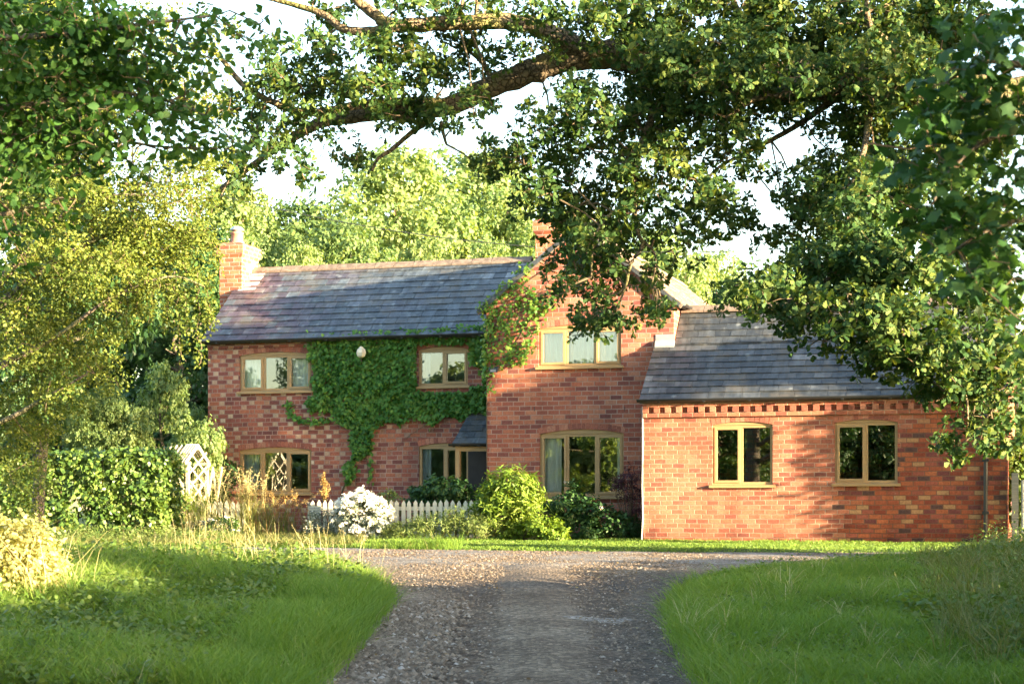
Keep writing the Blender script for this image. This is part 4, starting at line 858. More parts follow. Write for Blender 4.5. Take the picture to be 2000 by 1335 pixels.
# --- golden hawthorn behind it, with drooping strands
thorn = tag(empty('hawthorn_tree', (-5.6, 20.6, float(H(-5.6, 20.6)))), 'golden sunlit small-leaved tree with drooping strands beside the chimney', 'tree')
sk = Skel(); parts = []; tw = MB()
P, r = spline([(-6.3, 20.6, -1), (-6.2, 20.6, 0.5), (-6.0, 20.5, 2.2), (-5.7, 20.6, 4.0)], [0.22, 0.16, 0.13, 0.05]); g = MB(); g.tube(P, list(r), 10); parts.append(g.build('trunk', M['bark'], thorn, True)); sk.add(P, r)
for pth in ([(-100, 700, 20.6, 30), (40, 560, 20.6, 16), (180, 470, 20.6, 10), (300, 440, 20.7, 6), (400, 455, 20.7, 3)],
            [(-80, 650, 20.6, 24), (60, 480, 20.5, 14), (160, 400, 20.5, 9), (280, 380, 20.5, 6), (370, 400, 20.5, 3)],
            [(-100, 760, 20.5, 22), (30, 700, 20.3, 14), (120, 650, 20.2, 9), (220, 580, 20.2, 6), (330, 540, 20.2, 4), (400, 560, 20.2, 3)],
            [(-100, 860, 20.4, 18), (10, 820, 20.2, 11), (100, 770, 20.1, 7), (170, 730, 20.1, 4)]):
    parts.append(limb(thorn, sk, pth, M['bark'], n=7, jit=0.01))
tb = [(60,490,85,60),(160,440,90,60),(260,420,80,52),(335,400,60,44),(300,475,80,46),(385,460,34,28),(200,530,95,60),(90,590,90,65),(300,545,46,30),(60,690,85,70),(150,670,85,62),(55,790,75,66),(125,770,56,44),(25,890,44,66),(80,850,40,40),(25,980,34,44),(350,335,70,34),(250,350,80,34),(150,370,70,40),(230,610,46,34),(190,730,46,40),(380,520,30,26),(60,400,60,40),(410,110,40,40,21,.8),(370,180,50,40,21,.8),(330,100,50,40,21,.7),(200,80,60,50,21,.6),(100,100,60,60,21,.6),(60,250,60,50,21,.6),(200,290,60,40,21,.6)]
tb += [(20,620,60,60,20.9),(100,520,60,60,21.2),(10,400,50,60,21.2),(150,260,80,60,21.8),(260,150,80,60,21.8),(30,100,60,60,21.8),(140,120,70,60,21.8),(420,200,30,40,21,.6),(60,930,40,40,20.2),(30,300,50,50,21.2),(120,300,60,50,21.4),(200,200,80,50,21.6),(330,180,60,50,21.6),(60,180,60,50,21.6),(380,330,40,44,20.8),(40,50,60,50,21.6,.7),(300,30,60,36,21.6,.7),(120,20,60,40,21.6,.7),(420,300,34,30,20.9,.8),(400,400,30,36,20.6),(340,470,56,44),(250,490,70,50)]
P, O = spray(tb, 20.5, 0.6, 17.0, 2.6, 24, 0.10, sk, tw, 0.35, 0.009, 0.5)
for x0_, y0_, x1_, y1_ in ((250,510,246,660),(300,540,292,625),(342,540,352,690),(384,530,392,715),(408,545,412,640),(270,560,268,610),(362,560,366,650),(395,440,425,505),(330,560,322,640)):
    a = at(x0_, y0_, 20.3); b = at(x1_, y1_, 20.3); n = 26; Cc = a + (b - a) * np.linspace(0, 1, n)[:, None] + rng.normal(size=(n, 3)) * 0.015
    tw.tube(list(Cc), 0.004, 4, False); p_, o_ = clumped(Cc, 11, 0.07); P = np.concatenate([P, p_]); O = np.concatenate([O, o_])
parts.append(leaves('crown', P, 0.036, 'small', M['thorn_leaf'], thorn, up=0.35, outward=O * 0.6, droop=0.4))
parts.append(tw.build('twigs', M['twig'], thorn))
for o in parts: child_world(o, thorn)

# --- near maple at the right edge
maple = tag(empty('maple_tree', (5.2, 9.6, float(H(5.2, 9.6)))), 'close dark green maple foliage blurred along the right edge of the view', 'tree')
sk = Skel(); parts = []; tw = MB()
P, r = spline([(5.2, 9.6, -1.4), (5.2, 9.6, 0.4), (5.1, 9.6, 2.4), (5.3, 9.5, 5.5)], [0.3, 0.2, 0.17, 0.07]); g = MB(); g.tube(P, list(r), 10); parts.append(g.build('trunk', M['bark'], maple, True)); sk.add(P, r)
for pth in ([(2900, 420, 9.6, 60), (2400, 220, 9.5, 34), (2100, 150, 9.5, 20), (1930, 120, 9.4, 10), (1850, 160, 9.4, 5)],
            [(2900, 560, 9.6, 60), (2400, 350, 9.5, 34), (2100, 270, 9.5, 18), (1950, 265, 9.4, 9), (1860, 330, 9.4, 6), (1820, 400, 9.4, 3)],
            [(2700, 640, 9.6, 40), (2300, 500, 9.5, 24), (2050, 430, 9.4, 13), (1930, 450, 9.4, 7), (1850, 500, 9.4, 4)]):
    parts.append(limb(maple, sk, pth, M['bark'], n=8, jit=0.01))
mb_ = [(1900,130,90,80),(1975,50,60,50),(1850,230,75,52),(1950,290,80,70),(1835,330,56,44),(1900,400,85,60),(1965,470,60,64),(1850,470,66,42),(1800,255,40,28),(1790,420,30,20),(1905,530,66,36),(1965,570,50,40),(1980,180,60,60),(1770,320,22,16),(1990,660,30,36,9.5,.6)]
P, O = spray(mb_, 9.5, 0.32, 330.0, 2.9, 8, 0.12, sk, tw, 1.0, 0.006, 0.25)
parts.append(leaves('crown', P, 0.074, 'lobed', M['maple_leaf'], maple, up=0.5, outward=O * 0.5, droop=0.5))
PP, OO = [], []
for k in range(52):  # unseen crown masses, placed to shade the near lime
    x, y, z, rd = 5.5 + rng.normal() * 1.0, 8.7 + rng.normal() * 1.1, rng.uniform(2.4, 6.5), rng.uniform(0.55, 0.85)
    if x < y * 0.275 + 0.75: continue
    C = np.array([x, y, z]) + ball(26) * rd; p_, o_ = clumped(C, 8, 0.22); PP.append(p_); OO.append(o_); twigs(tw, C[:6], sk.near(np.array([x, y, z])), 0.015)
parts.append(leaves('crown', np.concatenate(PP), 0.13, 'lobed', M['maple_leaf'], maple, outward=np.concatenate(OO)))
parts.append(tw.build('twigs', M['twig'], maple))
for o in parts: child_world(o, maple)

# --- trees behind the house and garden: three kinds, then copies
def tree_kind(name, h, rad, nl, lumps, size, mat, seed, shape='clump', trunk=0.16, low=0.25):
    q = np.random.default_rng(seed); root = empty(name)
    g = MB(); P, r = spline([(0, 0, -0.6), (0.03, 0, 0.3), (0.1 * rad, 0.05, h * 0.35), (-0.05, 0.1, h * 0.65), (0.0, 0, h * 0.92)], [trunk * 1.6, trunk, trunk * 0.8, trunk * 0.5, trunk * 0.1]); g.tube(P, list(r), 9)
    Cs = []
    for k in range(lumps):
        a = q.uniform(0, 6.28); u = (k + 0.5) / lumps; z = h * (low + (0.97 - low) * u); env = math.sin(min(1, (1.06 - u) * 1.6) * 1.57) * (0.55 + 0.45 * min(1, u * 3))
        rr_ = rad * env * q.uniform(0.25, 0.85); c = np.array([rr_ * math.cos(a), rr_ * math.sin(a), z]); lr = rad * q.uniform(0.26, 0.42) * (0.65 + 0.35 * env)
        c[2] = min(c[2], h - lr * 0.7); Cs.append((c, lr))
        b = P[int(len(P) * min(0.9, 0.35 + 0.5 * u))]; m = (b + c) / 2 + np.array([0, 0, -0.08 * h * 0.3]); g.tube([b, m, c], [trunk * 0.34, trunk * 0.2, trunk * 0.06], 5, False)
    g.build('trunk', M['bark'], root, True)
    per = 14; PP, OO = [], []
    tot = sum(lr ** 2 for c, lr in Cs)
    for c, lr in Cs:
        n = max(4, int(nl / per * lr ** 2 / tot)); v = ball(n, 0.45); C = c + v * lr * np.array([1, 1, 0.8]); p_, o_ = clumped(C, per, lr * 0.18); PP.append(p_); OO.append(o_ + np.repeat(v, per, 0) * 0.8)
    leaves('crown', np.concatenate(PP), size, shape, mat, root, up=0.3, outward=np.concatenate(OO))
    return root
def copy_tree(o, parent=None):
    c = o.copy(); COL.objects.link(c)
    if parent: c.parent = parent
    for ch in o.children: copy_tree(ch, c)
    return c
ash = tree_kind('ash_tree', 11.0, 4.2, 34000, 34, 0.135, M['back_leaf'], 3)
fir = tree_kind('oak_tree', 9.0, 3.8, 28000, 28, 0.135, M['back_dark'], 5)
bsh = tree_kind('garden_tree', 4.0, 2.0, 14000, 18, 0.095, M['back_leaf'], 9, low=0.12, trunk=0.09)
drk = tree_kind('dark_tree', 7.0, 2.6, 20000, 26, 0.12, M['dark_leaf'], 12, low=0.22)
used = set()
BACK = [  # kind, px, top py, D, width factor, turn, label
 (ash, 785, 282, 60, 1.0, 0.3, 'tallest pale tree behind the middle of the left slate roof'),
 (ash, 905, 288, 66, 1.0, 2.1, 'pale tall tree just right of the tallest one, behind the roof ridge'),
 (ash, 990, 358, 60, 0.8, 4.0, 'pale tree beside the gable chimney, behind the roof ridge'),
 (ash, 455, 350, 56, 0.8, 1.2, 'pale tree rising directly behind the capped chimney'),
 (fir, 560, 388, 58, 0.85, 0.8, 'mid green tree between the capped chimney and the tallest pale tree'),
 (fir, 675, 425, 54, 0.75, 2.6, 'darker low tree behind the roof ridge with a wire crossing it'),
 (ash, 840, 462, 50, 0.6, 5.1, 'low bright crown showing just above the middle of the roof ridge'),
 (ash, 960, 462, 50, 0.6, 0.6, 'low bright crown showing above the right end of the roof ridge'),
 (ash, 590, 470, 48, 0.55, 3.3, 'low bright crown showing above the left half of the roof ridge'),
 (ash, 1120, 400, 66, 0.9, 1.9, 'pale tree behind the gable apex'),
 (ash, 1285, 440, 62, 0.85, 3.9, 'pale tree behind the brown gable slope'),
 (ash, 1400, 485, 66, 0.75, 5.6, 'pale tree above the left end of the low wing ridge'),
 (fir, 1535, 505, 70, 0.8, 1.0, 'small rounded tree over the middle of the low wing ridge'),
 (fir, 1700, 540, 60, 0.9, 2.2, 'green tree behind the low wing, seen through oak leaves'),
 (fir, 1850, 580, 58, 0.9, 4.4, 'green tree behind the right end of the low wing'),
 (fir, 2010, 640, 50, 0.9, 0.2, 'green tree past the right corner of the low wing, above the gate'),
 (drk, 345, 425, 46, 0.95, 0.5, 'dark green tree left of the capped chimney, behind the drooping strands'),
 (drk, 250, 400, 50, 1.1, 2.9, 'dark green tree standing deeper behind the golden hawthorn'),
 (drk, 120, 430, 52, 1.1, 4.9, 'dark green tree furthest from the house, behind the hawthorn'),
 (bsh, 318, 705, 38, 0.62, 0.9, 'bright yellow green garden tree beside the left brick corner'),
 (fir, 200, 750, 37.5, 0.75, 1.5, 'blue green rounded tree behind the clipped hedge'),
 (bsh, 262, 790, 37.5, 0.7, 3.1, 'pale feathery shrub tree behind the white garden post'),
 (bsh, 95, 700, 38.5, 0.85, 4.1, 'yellow green garden tree behind the far end of the hedge'),
 (drk, 70, -60, 27, 0.5, 0.4, 'tall dark green tree filling the gap behind the near lime at the left edge'),
 (fir, -20, 620, 56, 1.0, 2.0, 'green tree at the edge of the garden beyond the hedge'),
 (bsh, 372, 790, 42.5, 0.6, 5.0, 'small yellow green tree tucked behind the house corner')]
for kind, px, py, D, wf, rz, lab in BACK:
    o = kind if kind.name not in used else copy_tree(kind); used.add(kind.name)
    h0 = {ash.name: 11.0, fir.name: 9.0, bsh.name: 4.0, drk.name: 7.0}[kind.name]
    x, y, zt = at(px, py, D); zb = float(H(x, y)); s = (zt - zb) / h0
    o.location = (x, y, zb); o.scale = (s * wf if wf < 1 else s, s * wf if wf < 1 else s, s); o.rotation_euler = (0, 0, rz)
    tag(o, lab, 'tree', 'trees behind the house and garden')
# unseen trees added outside the frame: reflected in the panes, one shading the hawthorn
for kind, x, y, h, rz in ((drk, -15, 17, 6.0, 1), (fir, -19, 25, 8.0, 2), (drk, -11, 5, 6.5, 3), (fir, -16, -3, 9, 4), (ash, -5, -9, 8, 0), (drk, -24, 31, 6.5, 5), (fir, 2, -12, 8, 1), (bsh, 7.6, 12.8, 5.3, 1), (drk, -8, -4, 7, 1), (drk, -10.5, -1, 7, 2), (drk, -13, 2, 7, 3), (drk, -15.5, 5, 7, 4), (drk, -18, 8, 7, 5), (drk, -20.5, 11, 7, 0), (drk, -23, 15, 7, 1), (drk, -25, 19, 7, 2), (drk, -5.5, -7, 7, 3), (bsh, -9, -3, 5, 1), (bsh, -12, 1, 5, 2), (bsh, -16, 5, 5, 3), (bsh, -20, 10, 5, 4), (bsh, -14, 9, 4.5, 5), (bsh, -6, -8, 5, 0), (bsh, -12, -14, 6, 2), (fir, -24, 14, 8, 2), (fir, -12, -10, 9, 2), (fir, -22, 2, 9, 5)):
    if x <= -14 and y > -2: h = 6.2 + 1.0 * math.sin(x * 3.1)
    o = copy_tree(kind); h0 = {ash.name: 11.0, fir.name: 9.0, drk.name: 7.0, bsh.name: 4.0}[kind.name]; s = h / h0
    o.location = (x, y, float(H(x, y))); o.scale = (s * (0.6 if x == 7.6 else 1), s * (0.6 if x == 7.6 else 1), s); o.rotation_euler = (0, 0, rz)
    tag(o, 'unseen leafy tree added outside the picture for reflections and shade', 'tree', 'added trees outside the view')

# ------------------------------------------------------------------ shrubs and beds
def shrub(name, label, cat, masses, size, shape, mat, per=12, r=0.07, dens=1.0, stems=0, up=0.35, droop=0.2, group=None, flowers=None, shell=0.5, sm_='twig', spread=1.0):
    """masses: (s, t, z, rs, rt, rz, n clumps) in house coordinates."""
    s0_, t0_ = masses[0][0], masses[0][1]; b = hw(s0_, t0_); root = tag(empty(name, (b[0], b[1], float(H(b[0], b[1])))), label, cat, group)
    PP, OO, CC = [], [], []
    for s_, t_, z_, rs, rt, rz, n in masses:
        v = ball(int(n * dens), shell); v = v * lump(v / (np.linalg.norm(v, axis=1)[:, None] + 1e-9), int(s_ * 100 + z_ * 37 + 500))[:, None]
        C = np.array([hw(s_ + a * rs, t_ + c * rt, z_ + d * rz) for a, c, d in v]); C[:, 2] = np.maximum(C[:, 2], 0.03)
        p_, o_ = clumped(C, per, r); PP.append(p_); OO.append(o_ * 0.5 + np.repeat(v, per, 0)); CC.append(C)
    out = []
    out.append(leaves('foliage', np.concatenate(PP), size, shape, mat, root, up=up, outward=np.concatenate(OO), droop=droop, spread=spread))
    g = MB(); C = np.concatenate(CC)
    base = np.array([b[0], b[1], float(H(b[0], b[1])) - 0.05])
    for c in C[rng.choice(len(C), min(len(C), 22 + stems), replace=False)]:
        m = base * 0.45 + c * 0.55 + np.array([0, 0, -0.1 * (c[2] - base[2])]); q = base + rng.normal(size=3) * np.array([0.07, 0.07, 0]); g.tube([q, m, c], [0.011, 0.008, 0.003], 4, False)
    out.append(g.build('stems', M[sm_], root))
    if flowers:
        fm, fn, fs_, fr = flowers; k = rng.choice(len(C), fn); v = C[k]; d = np.concatenate(OO)[::per][k]
        p_, o_ = clumped(v + d * 0.06, fr, 0.05); out.append(leaves('flowers', p_, fs_, 'small', M[fm], root, up=0.5, outward=o_ + np.repeat(d, fr, 0) * 1.2))
    for o in out: child_world(o, root)
    return root
def hs(px, py, t): return fs(px, py, t)
def mass(px, py, rx, ry, t, n, rt=None):
    s_, z_ = fs(px, py, t); D = HY + UX * t - UY * s_; k = D / FPX
    return (s_, t, z_, rx * k, rt or rx * k * 0.9, ry * k, n)
shrub('flowering_bush', 'rounded bush smothered in white blossom at the end of the picket fence', 'bush', [mass(708, 1005, 52, 42, -2.1, 170), mass(700, 980, 34, 24, -2.1, 50), mass(735, 1022, 30, 26, -2.2, 40)], 0.06, 'small', M['shrub_grey'], flowers=('flower_white', 620, 0.055, 9))
shrub('lavender_bush', 'grey green bush at the foot of the white blossom, on its left', 'bush', [mass(632, 1020, 34, 28, -2.0, 90), mass(612, 1030, 22, 18, -2.1, 40)], 0.06, 'lance', M['shrub_grey'], flowers=('flower_white', 40, 0.03, 5))
shrub('golden_bush', 'dome of long golden green leaves in front of the gable window', 'bush', [mass(998, 962, 60, 44, -1.9, 260), mass(990, 1000, 66, 34, -1.9, 140), mass(1030, 985, 36, 34, -2.0, 80), mass(965, 975, 30, 34, -1.9, 70)], 0.125, 'lance', M['bush_gold'], per=10, r=0.07, droop=-0.4, up=0.1)
shrub('spiraea_bush', 'low bronze leaved bush under the right side of the golden dome', 'bush', [mass(1010, 1030, 40, 22, -2.0, 90), mass(1060, 1028, 36, 22, -2.2, 80), mass(1085, 1040, 26, 12, -2.3, 50)], 0.06, 'small', M['bush_gold'])
shrub('rose_bush', 'loose dark green climbing rose below the big gable window', 'bush', [mass(1100, 1000, 40, 38, -1.0, 90), mass(1150, 1000, 34, 30, -0.9, 60), mass(1120, 970, 26, 22, -0.8, 36), mass(1075, 985, 36, 12, -1.2, 24)], 0.07, 'ovate', M['shrub_dark'], flowers=('flower_white', 16, 0.045, 6), shell=0.2)
shrub('evergreen_bush', 'dark evergreen bush in the shade against the low wing', 'bush', [mass(1190, 1020, 44, 30, -0.75, 120), mass(1150, 1035, 34, 18, -0.9, 60), mass(1235, 1030, 20, 26, -0.6, 50)], 0.065, 'small', M['shrub_dark'])
shrub('plum_bush', 'slender purple leaved bush between the gable window and the wing', 'bush', [mass(1232, 940, 22, 36, -0.55, 46), mass(1205, 945, 16, 20, -0.55, 22), mass(1238, 985, 12, 26, -0.55, 18)], 0.075, 'lance', M['purple_leaf'], shell=0.1, r=0.09)
shrub('viburnum_bush', 'dark green bush under the window beside the porch', 'bush', [mass(870, 955, 58, 24, -0.1, 150), mass(830, 968, 34, 20, -0.1, 70), mass(865, 990, 60, 30, -0.1, 90)], 0.075, 'ovate', M['shrub_dark'])
shrub('border_plants', 'soft yellow green border plants in front of the right picket run', 'plant', [mass(850, 1022, 60, 22, -2.2, 200), mass(905, 1018, 44, 28, -2.2, 160), mass(800, 1032, 46, 16, -2.3, 110), mass(770, 1036, 30, 14, -2.3, 60), mass(945, 1028, 40, 22, -2.3, 110)], 0.055, 'lance', M['fluffy'], per=14, droop=-0.6, up=0.0, shell=0.1)
shrub('yellow_flower', 'small yellow green euphorbia showing above the pickets by the white blossom', 'plant', [mass(760, 972, 20, 18, -1.2, 26), mass(770, 1000, 20, 22, -1.2, 20)], 0.05, 'small', M['fluffy'], shell=0.0)
shrub('flower_clump', 'low clump of white flowers before the left picket run', 'plant', [mass(440, 1022, 36, 14, -2.6, 70), mass(405, 1030, 24, 12, -2.6, 40)], 0.05, 'small', M['hedge_leaf'], flowers=('flower_white', 60, 0.05, 6))
shrub('low_shrub', 'small leafy shrub by the foot of the left brick corner', 'bush', [mass(440, 930, 30, 30, 0.55, 60), mass(425, 960, 26, 34, 0.5, 50)], 0.06, 'small', M['shrub_dark'], shell=0.2)
shrub('gate_shrub', 'green shrub growing past the gate at the right brick corner', 'bush', [mass(1992, 905, 26, 60, -0.4, 140), mass(1990, 980, 24, 50, -0.5, 90)], 0.07, 'ovate', M['nettle'])

shrub('border_plants', 'bright feathery border plants half hiding the arbour', 'plant', [mass(340, 985, 46, 34, -1.9, 150), mass(390, 995, 36, 26, -1.8, 90), mass(300, 1000, 34, 30, -2.2, 90)], 0.06, 'lance', M['bush_gold'], per=14, droop=-0.7, up=0.0, shell=0.1)
def clipped_hedge():
    root = tag(empty('hedge', (-7.6, 34.0, float(H(-7.6, 34.0)))), 'clipped broad leaved hedge left of the arbour', 'hedge')
    n = 1750; s_ = np.stack([rng.uniform(-12.5, -6.2, n), rng.uniform(33.4, 35.2, n), rng.uniform(0, 1.62, n)], 1)
    f = rng.integers(0, 10, n); s_[f < 5, 1] = 33.4 + rng.uniform(0, 0.2, (f < 5).sum()); s_[(f >= 5) & (f < 8), 2] = 1.62 - rng.uniform(0, 0.16, ((f >= 5) & (f < 8)).sum()); s_[f == 8, 0] = -6.2 - rng.uniform(0, .2, (f == 8).sum())
    s_[:, 2] += wav(s_[:, 0] * 1.4, s_[:, 1]) * 0.08; s_[:, 1] += wav(s_[:, 0] * 2, s_[:, 2] * 2) * 0.10
    P, O = clumped(s_, 16, 0.10); nrm = np.zeros_like(s_); nrm[f < 5, 1] = -0.8; nrm[(f >= 5) & (f < 8), 2] = 0.8; nrm[f == 8, 0] = 0.8
    a = leaves('foliage', P, 0.085, 'ovate', M['hedge_leaf'], root, up=0.2, outward=O * 0.4 + np.repeat(nrm, 16, 0))
    g = MB()
    for x in np.arange(-12.3, -6.3, 0.3): g.tube([(x, 34.3, -0.1), (x + rng.normal() * 0.1, 34.3 + rng.normal() * 0.1, 0.8), (x + rng.normal() * 0.2, 34.2 + rng.normal() * 0.3, 1.45)], [0.03, 0.02, 0.006], 5, False)
    b = g.build('stems', M['twig'], root)
    for o in (a, b): child_world(o, root)
clipped_hedge()
def pale_bush():
    root = tag(empty('pale_bush', (-4.55, 17.0, float(H(-4.55, 17.0)))), 'sunlit pale yellow bush on the bank at the lower left edge', 'bush')
    C = []
    for px, py, rx, ry, D, n in ((40, 1080, 70, 56, 17.2, 190), (20, 1140, 80, 60, 17.0, 170), (75, 1150, 34, 50, 17.1, 90), (20, 1040, 60, 26, 17.3, 60), (-60, 1090, 60, 70, 17.3, 90)):
        v = ball(n, 0.3); C.append(at(px, py, D) + v * lump(unit(v), px + 300)[:, None] * np.array([rx * 1.05, max(rx, 60), ry * 1.1]) * D / FPX + rng.normal(size=(n, 3)) * 0.04)
    C = np.concatenate(C); P, O = clumped(C, 11, 0.12)
    q = np.stack([rng.uniform(-5.6, -3.95, 150), rng.uniform(16.6, 17.9, 150)], 1); q = np.column_stack([q, H(q[:, 0], q[:, 1])]); child_world(blades('stalks', q, rng.uniform(0.4, 0.85, 150), 0.005, 0.5, M['straw'], root), root)
    a = leaves('foliage', P, 0.050, 'ovate', M['pale_leaf'], root, up=0.3, outward=O, droop=0.4)
    g = MB(); twigs(g, C, np.array([-4.55, 17.0, -0.5]), 0.012, 0.5); b = g.build('stems', M['twig'], root)
    for o in (a, b): child_world(o, root)
pale_bush()

# creepers
def in_poly(px, py, poly): return sdist(px, py, np.array(poly, float)) < 0
CR = [(598, 672), (606, 658), (640, 660), (700, 652), (760, 652), (830, 646), (900, 642), (946, 648), (953, 700), (946, 760), (953, 802), (940, 808), (905, 812), (868, 808), (842, 822), (800, 815), (770, 824), (740, 830), (722, 852), (720, 872), (712, 890), (703, 905), (690, 925), (680, 945), (671, 938), (678, 905), (688, 880), (690, 855), (682, 832), (660, 815), (622, 800), (600, 790), (594, 778), (609, 768), (613, 740), (610, 700)]
def creeper(name, label, poly, holes, n, t, mats, size, strands=(), stem=None, wob=6):
    b = hw(*((fs(700, 975, t)[0], t) if stem is None else (stem[0], t))); root = tag(empty(name, (b[0], b[1], float(H(b[0], b[1])))), label, 'creeper')
    X = np.array(poly); x = rng.uniform(X[:, 0].min(), X[:, 0].max(), n * 3); y = rng.uniform(X[:, 1].min(), X[:, 1].max(), n * 3)
    xw = x + wob * np.sin(y * 0.13 + x * 0.05) + rng.normal(size=len(x)) * wob * 0.5; yw = y + wob * np.sin(x * 0.11) + rng.normal(size=len(x)) * wob * 0.5
    k = in_poly(xw, yw, poly)
    for a0, b0, a1, b1 in holes: k &= ~((x > a0) & (x < a1) & (y > b0) & (y < b1))
    x, y = x[k][:n], y[k][:n]
    for pts, m, sp in strands:
        q, _ = spline([(p_[0], p_[1], 0) for p_ in pts], None, 12); i = rng.integers(0, len(q), m)
        x = np.concatenate([x, q[i, 0] + rng.normal(size=m) * sp]); y = np.concatenate([y, q[i, 1] + rng.normal(size=m) * sp])
    dep = (0.02 + 0.11 * rng.uniform(size=len(x)) ** 1.5) * (0.7 + 0.6 * np.sin(x * 0.07 + np.sin(y * 0.05) * 2) ** 2)
    P = np.array([hw(*(lambda q: (q[0], t - d, q[1]))(fs(a, c, t - d))) for a, c, d in zip(x, y, dep)])
    out = np.tile(np.array([-UY, -UX, 0.15]) * 1.6, (len(P), 1)); sel = rng.uniform(size=len(P)) < mats[2]
    o1 = leaves('foliage', P[~sel], size, 'lobed', M[mats[0]], root, up=0.1, outward=out[~sel], droop=1.6)
    o2 = leaves('foliage', P[sel], size * 0.9, 'lobed', M[mats[1]], root, up=0.1, outward=out[sel], droop=1.4)
    for o in (o1, o2): child_world(o, root)
    return root
root = creeper('creeper', 'dense green creeper spread over the left brick front around the window', CR, [(812, 670, 917, 764), (915, 712, 946, 752)], 10500, TM, ('creeper_leaf', 'creeper_gold', 0.16), 0.076,
        [([(563, 783), (570, 806), (592, 821), (622, 821), (655, 814)], 150, 3.5), ([(715, 850), (722, 880), (726, 915), (722, 938)], 50, 3), ([(600, 664), (680, 655), (780, 650), (900, 641), (944, 640)], 320, 5), ([(945, 660), (950, 740), (948, 800)], 260, 5)])
g = MB()
def wallpt(px, py, d=0.02, t=TM): s_, z_ = fs(px, py, t - d); return tuple(hw(s_, t - d, z_))
for pts, r in (([(662, 1000), (668, 960), (680, 930), (692, 880), (700, 840), (720, 790), (740, 730)], 0.016), ([(722, 1000), (720, 930), (716, 880), (735, 830), (780, 760)], 0.008), ([(716, 870), (760, 880), (800, 850), (830, 830)], 0.004), ([(700, 840), (650, 800), (620, 760)], 0.008), ([(563, 783), (570, 806), (592, 821), (622, 821), (660, 818)], 0.005)):
    q, rr_ = spline([wallpt(a, b) for a, b in pts], [r] * len(pts)); g.tube(q, list(rr_), 5)
child_world(g.build('stems', M['twig'], root), root)
GR = [(938, 600), (965, 575), (1000, 548), (1032, 520), (1040, 535), (1010, 575), (1030, 565), (1050, 590), (1090, 560), (1092, 575), (1060, 615), (1035, 640), (1030, 690), (1010, 706), (1005, 690), (1020, 650), (1000, 640), (985, 690), (985, 718), (955, 725), (950, 660), (948, 625)]
root = creeper('creeper', 'golden green creeper straggling up the left edge of the gable front', GR, [], 640, TG, ('creeper_gold', 'creeper_leaf', 0.4), 0.068,
        [([(940, 603), (985, 560), (1035, 518)], 170, 6), ([(952, 620), (950, 680), (955, 728)], 170, 6), ([(1000, 710), (1030, 690), (1050, 630), (1090, 566)], 160, 6), ([(958, 745), (955, 765)], 22, 4), ([(975, 620), (1000, 670), (990, 700)], 90, 5), ([(1030, 560), (1048, 590), (1040, 620)], 60, 6)])
g = MB()
for pts, r in (([(952, 1000), (951, 850), (952, 760), (955, 700), (965, 640), (1000, 575), (1060, 530), (1110, 505)], 0.008), ([(975, 620), (1020, 600), (1080, 545), (1110, 525)], 0.004), ([(990, 700), (1020, 650), (1050, 600), (1095, 560)], 0.005), ([(1010, 580), (1060, 575), (1100, 540)], 0.003), ([(1020, 650), (1010, 600), (1050, 560)], 0.003)):
    q, rr_ = spline([wallpt(a, b, 0.012, TG) for a, b in pts], [r] * len(pts)); g.tube(q, list(rr_), 5)
child_world(g.build('stems', M['twig'], root), root)

# tall seed heads and ornamental grasses
def ground_pts(px, py, t, n, spread): 
    s_, _ = fs(px, py, t); P = np.array([hw(s_ + rng.normal() * spread, t + rng.normal() * spread * 0.5) for _ in range(n)]); P[:, 2] = H(P[:, 0], P[:, 1]) - 0.02; return P
def plume_grass(label, px, t, n, h, spread, mat='straw', lean=0.3):
    P = ground_pts(px, 1000, t, n, spread); c = P.mean(0); root = tag(empty('ornamental_grass', tuple(c)), label, 'grass plant', 'ornamental grasses by the left fence')
    a = blades('blades', np.repeat(P, 5, 0) + rng.normal(size=(n * 5, 3)) * np.array([.05, .05, 0]), h * rng.uniform(0.45, 0.8, n * 5), 0.012, 0.35, M['dry_grass'], root)
    g = MB(); PP = []
    for p_ in P:
        hh = h * rng.uniform(0.75, 1.05); d = rng.normal(size=2) * lean * 0.5 * hh; q = [p_, p_ + np.array([d[0] * .25, d[1] * .25, hh * 0.5]), p_ + np.array([d[0] * 0.7, d[1] * 0.7, hh * 0.85]), p_ + np.array([d[0] * 1.15, d[1] * 1.15, hh])]
        g.tube(q, [0.004, 0.004, 0.003, 0.002], 4, False)
        for u in np.linspace(0.0, 1, 22): PP.append(q[2] + (q[3] - q[2]) * u * 1.15 - (q[2] - q[1]) * 0.35 * (1 - u) + rng.normal(size=3) * 0.008)
    b = g.build('stalks', M[mat], root); c_ = leaves('plumes', np.array(PP), 0.055, 'lance', M[mat], root, up=0.9, droop=-1.5)
    for o in (a, b, c_): child_world(o, root)
plume_grass('pale feathery grass standing before the arbour', 345, -2.0, 26, 0.95, 0.22)
plume_grass('pale feathery grass clump beside the left brick corner', 415, -1.9, 30, 1.35, 0.22)
plume_grass('cream plumed grass clump in front of the lower left window', 488, -1.9, 44, 1.28, 0.12, lean=0.16)
plume_grass('straw grass arching below the lower left window sill', 555, -1.8, 24, 0.95, 0.24, 'rust_stem', 0.6)
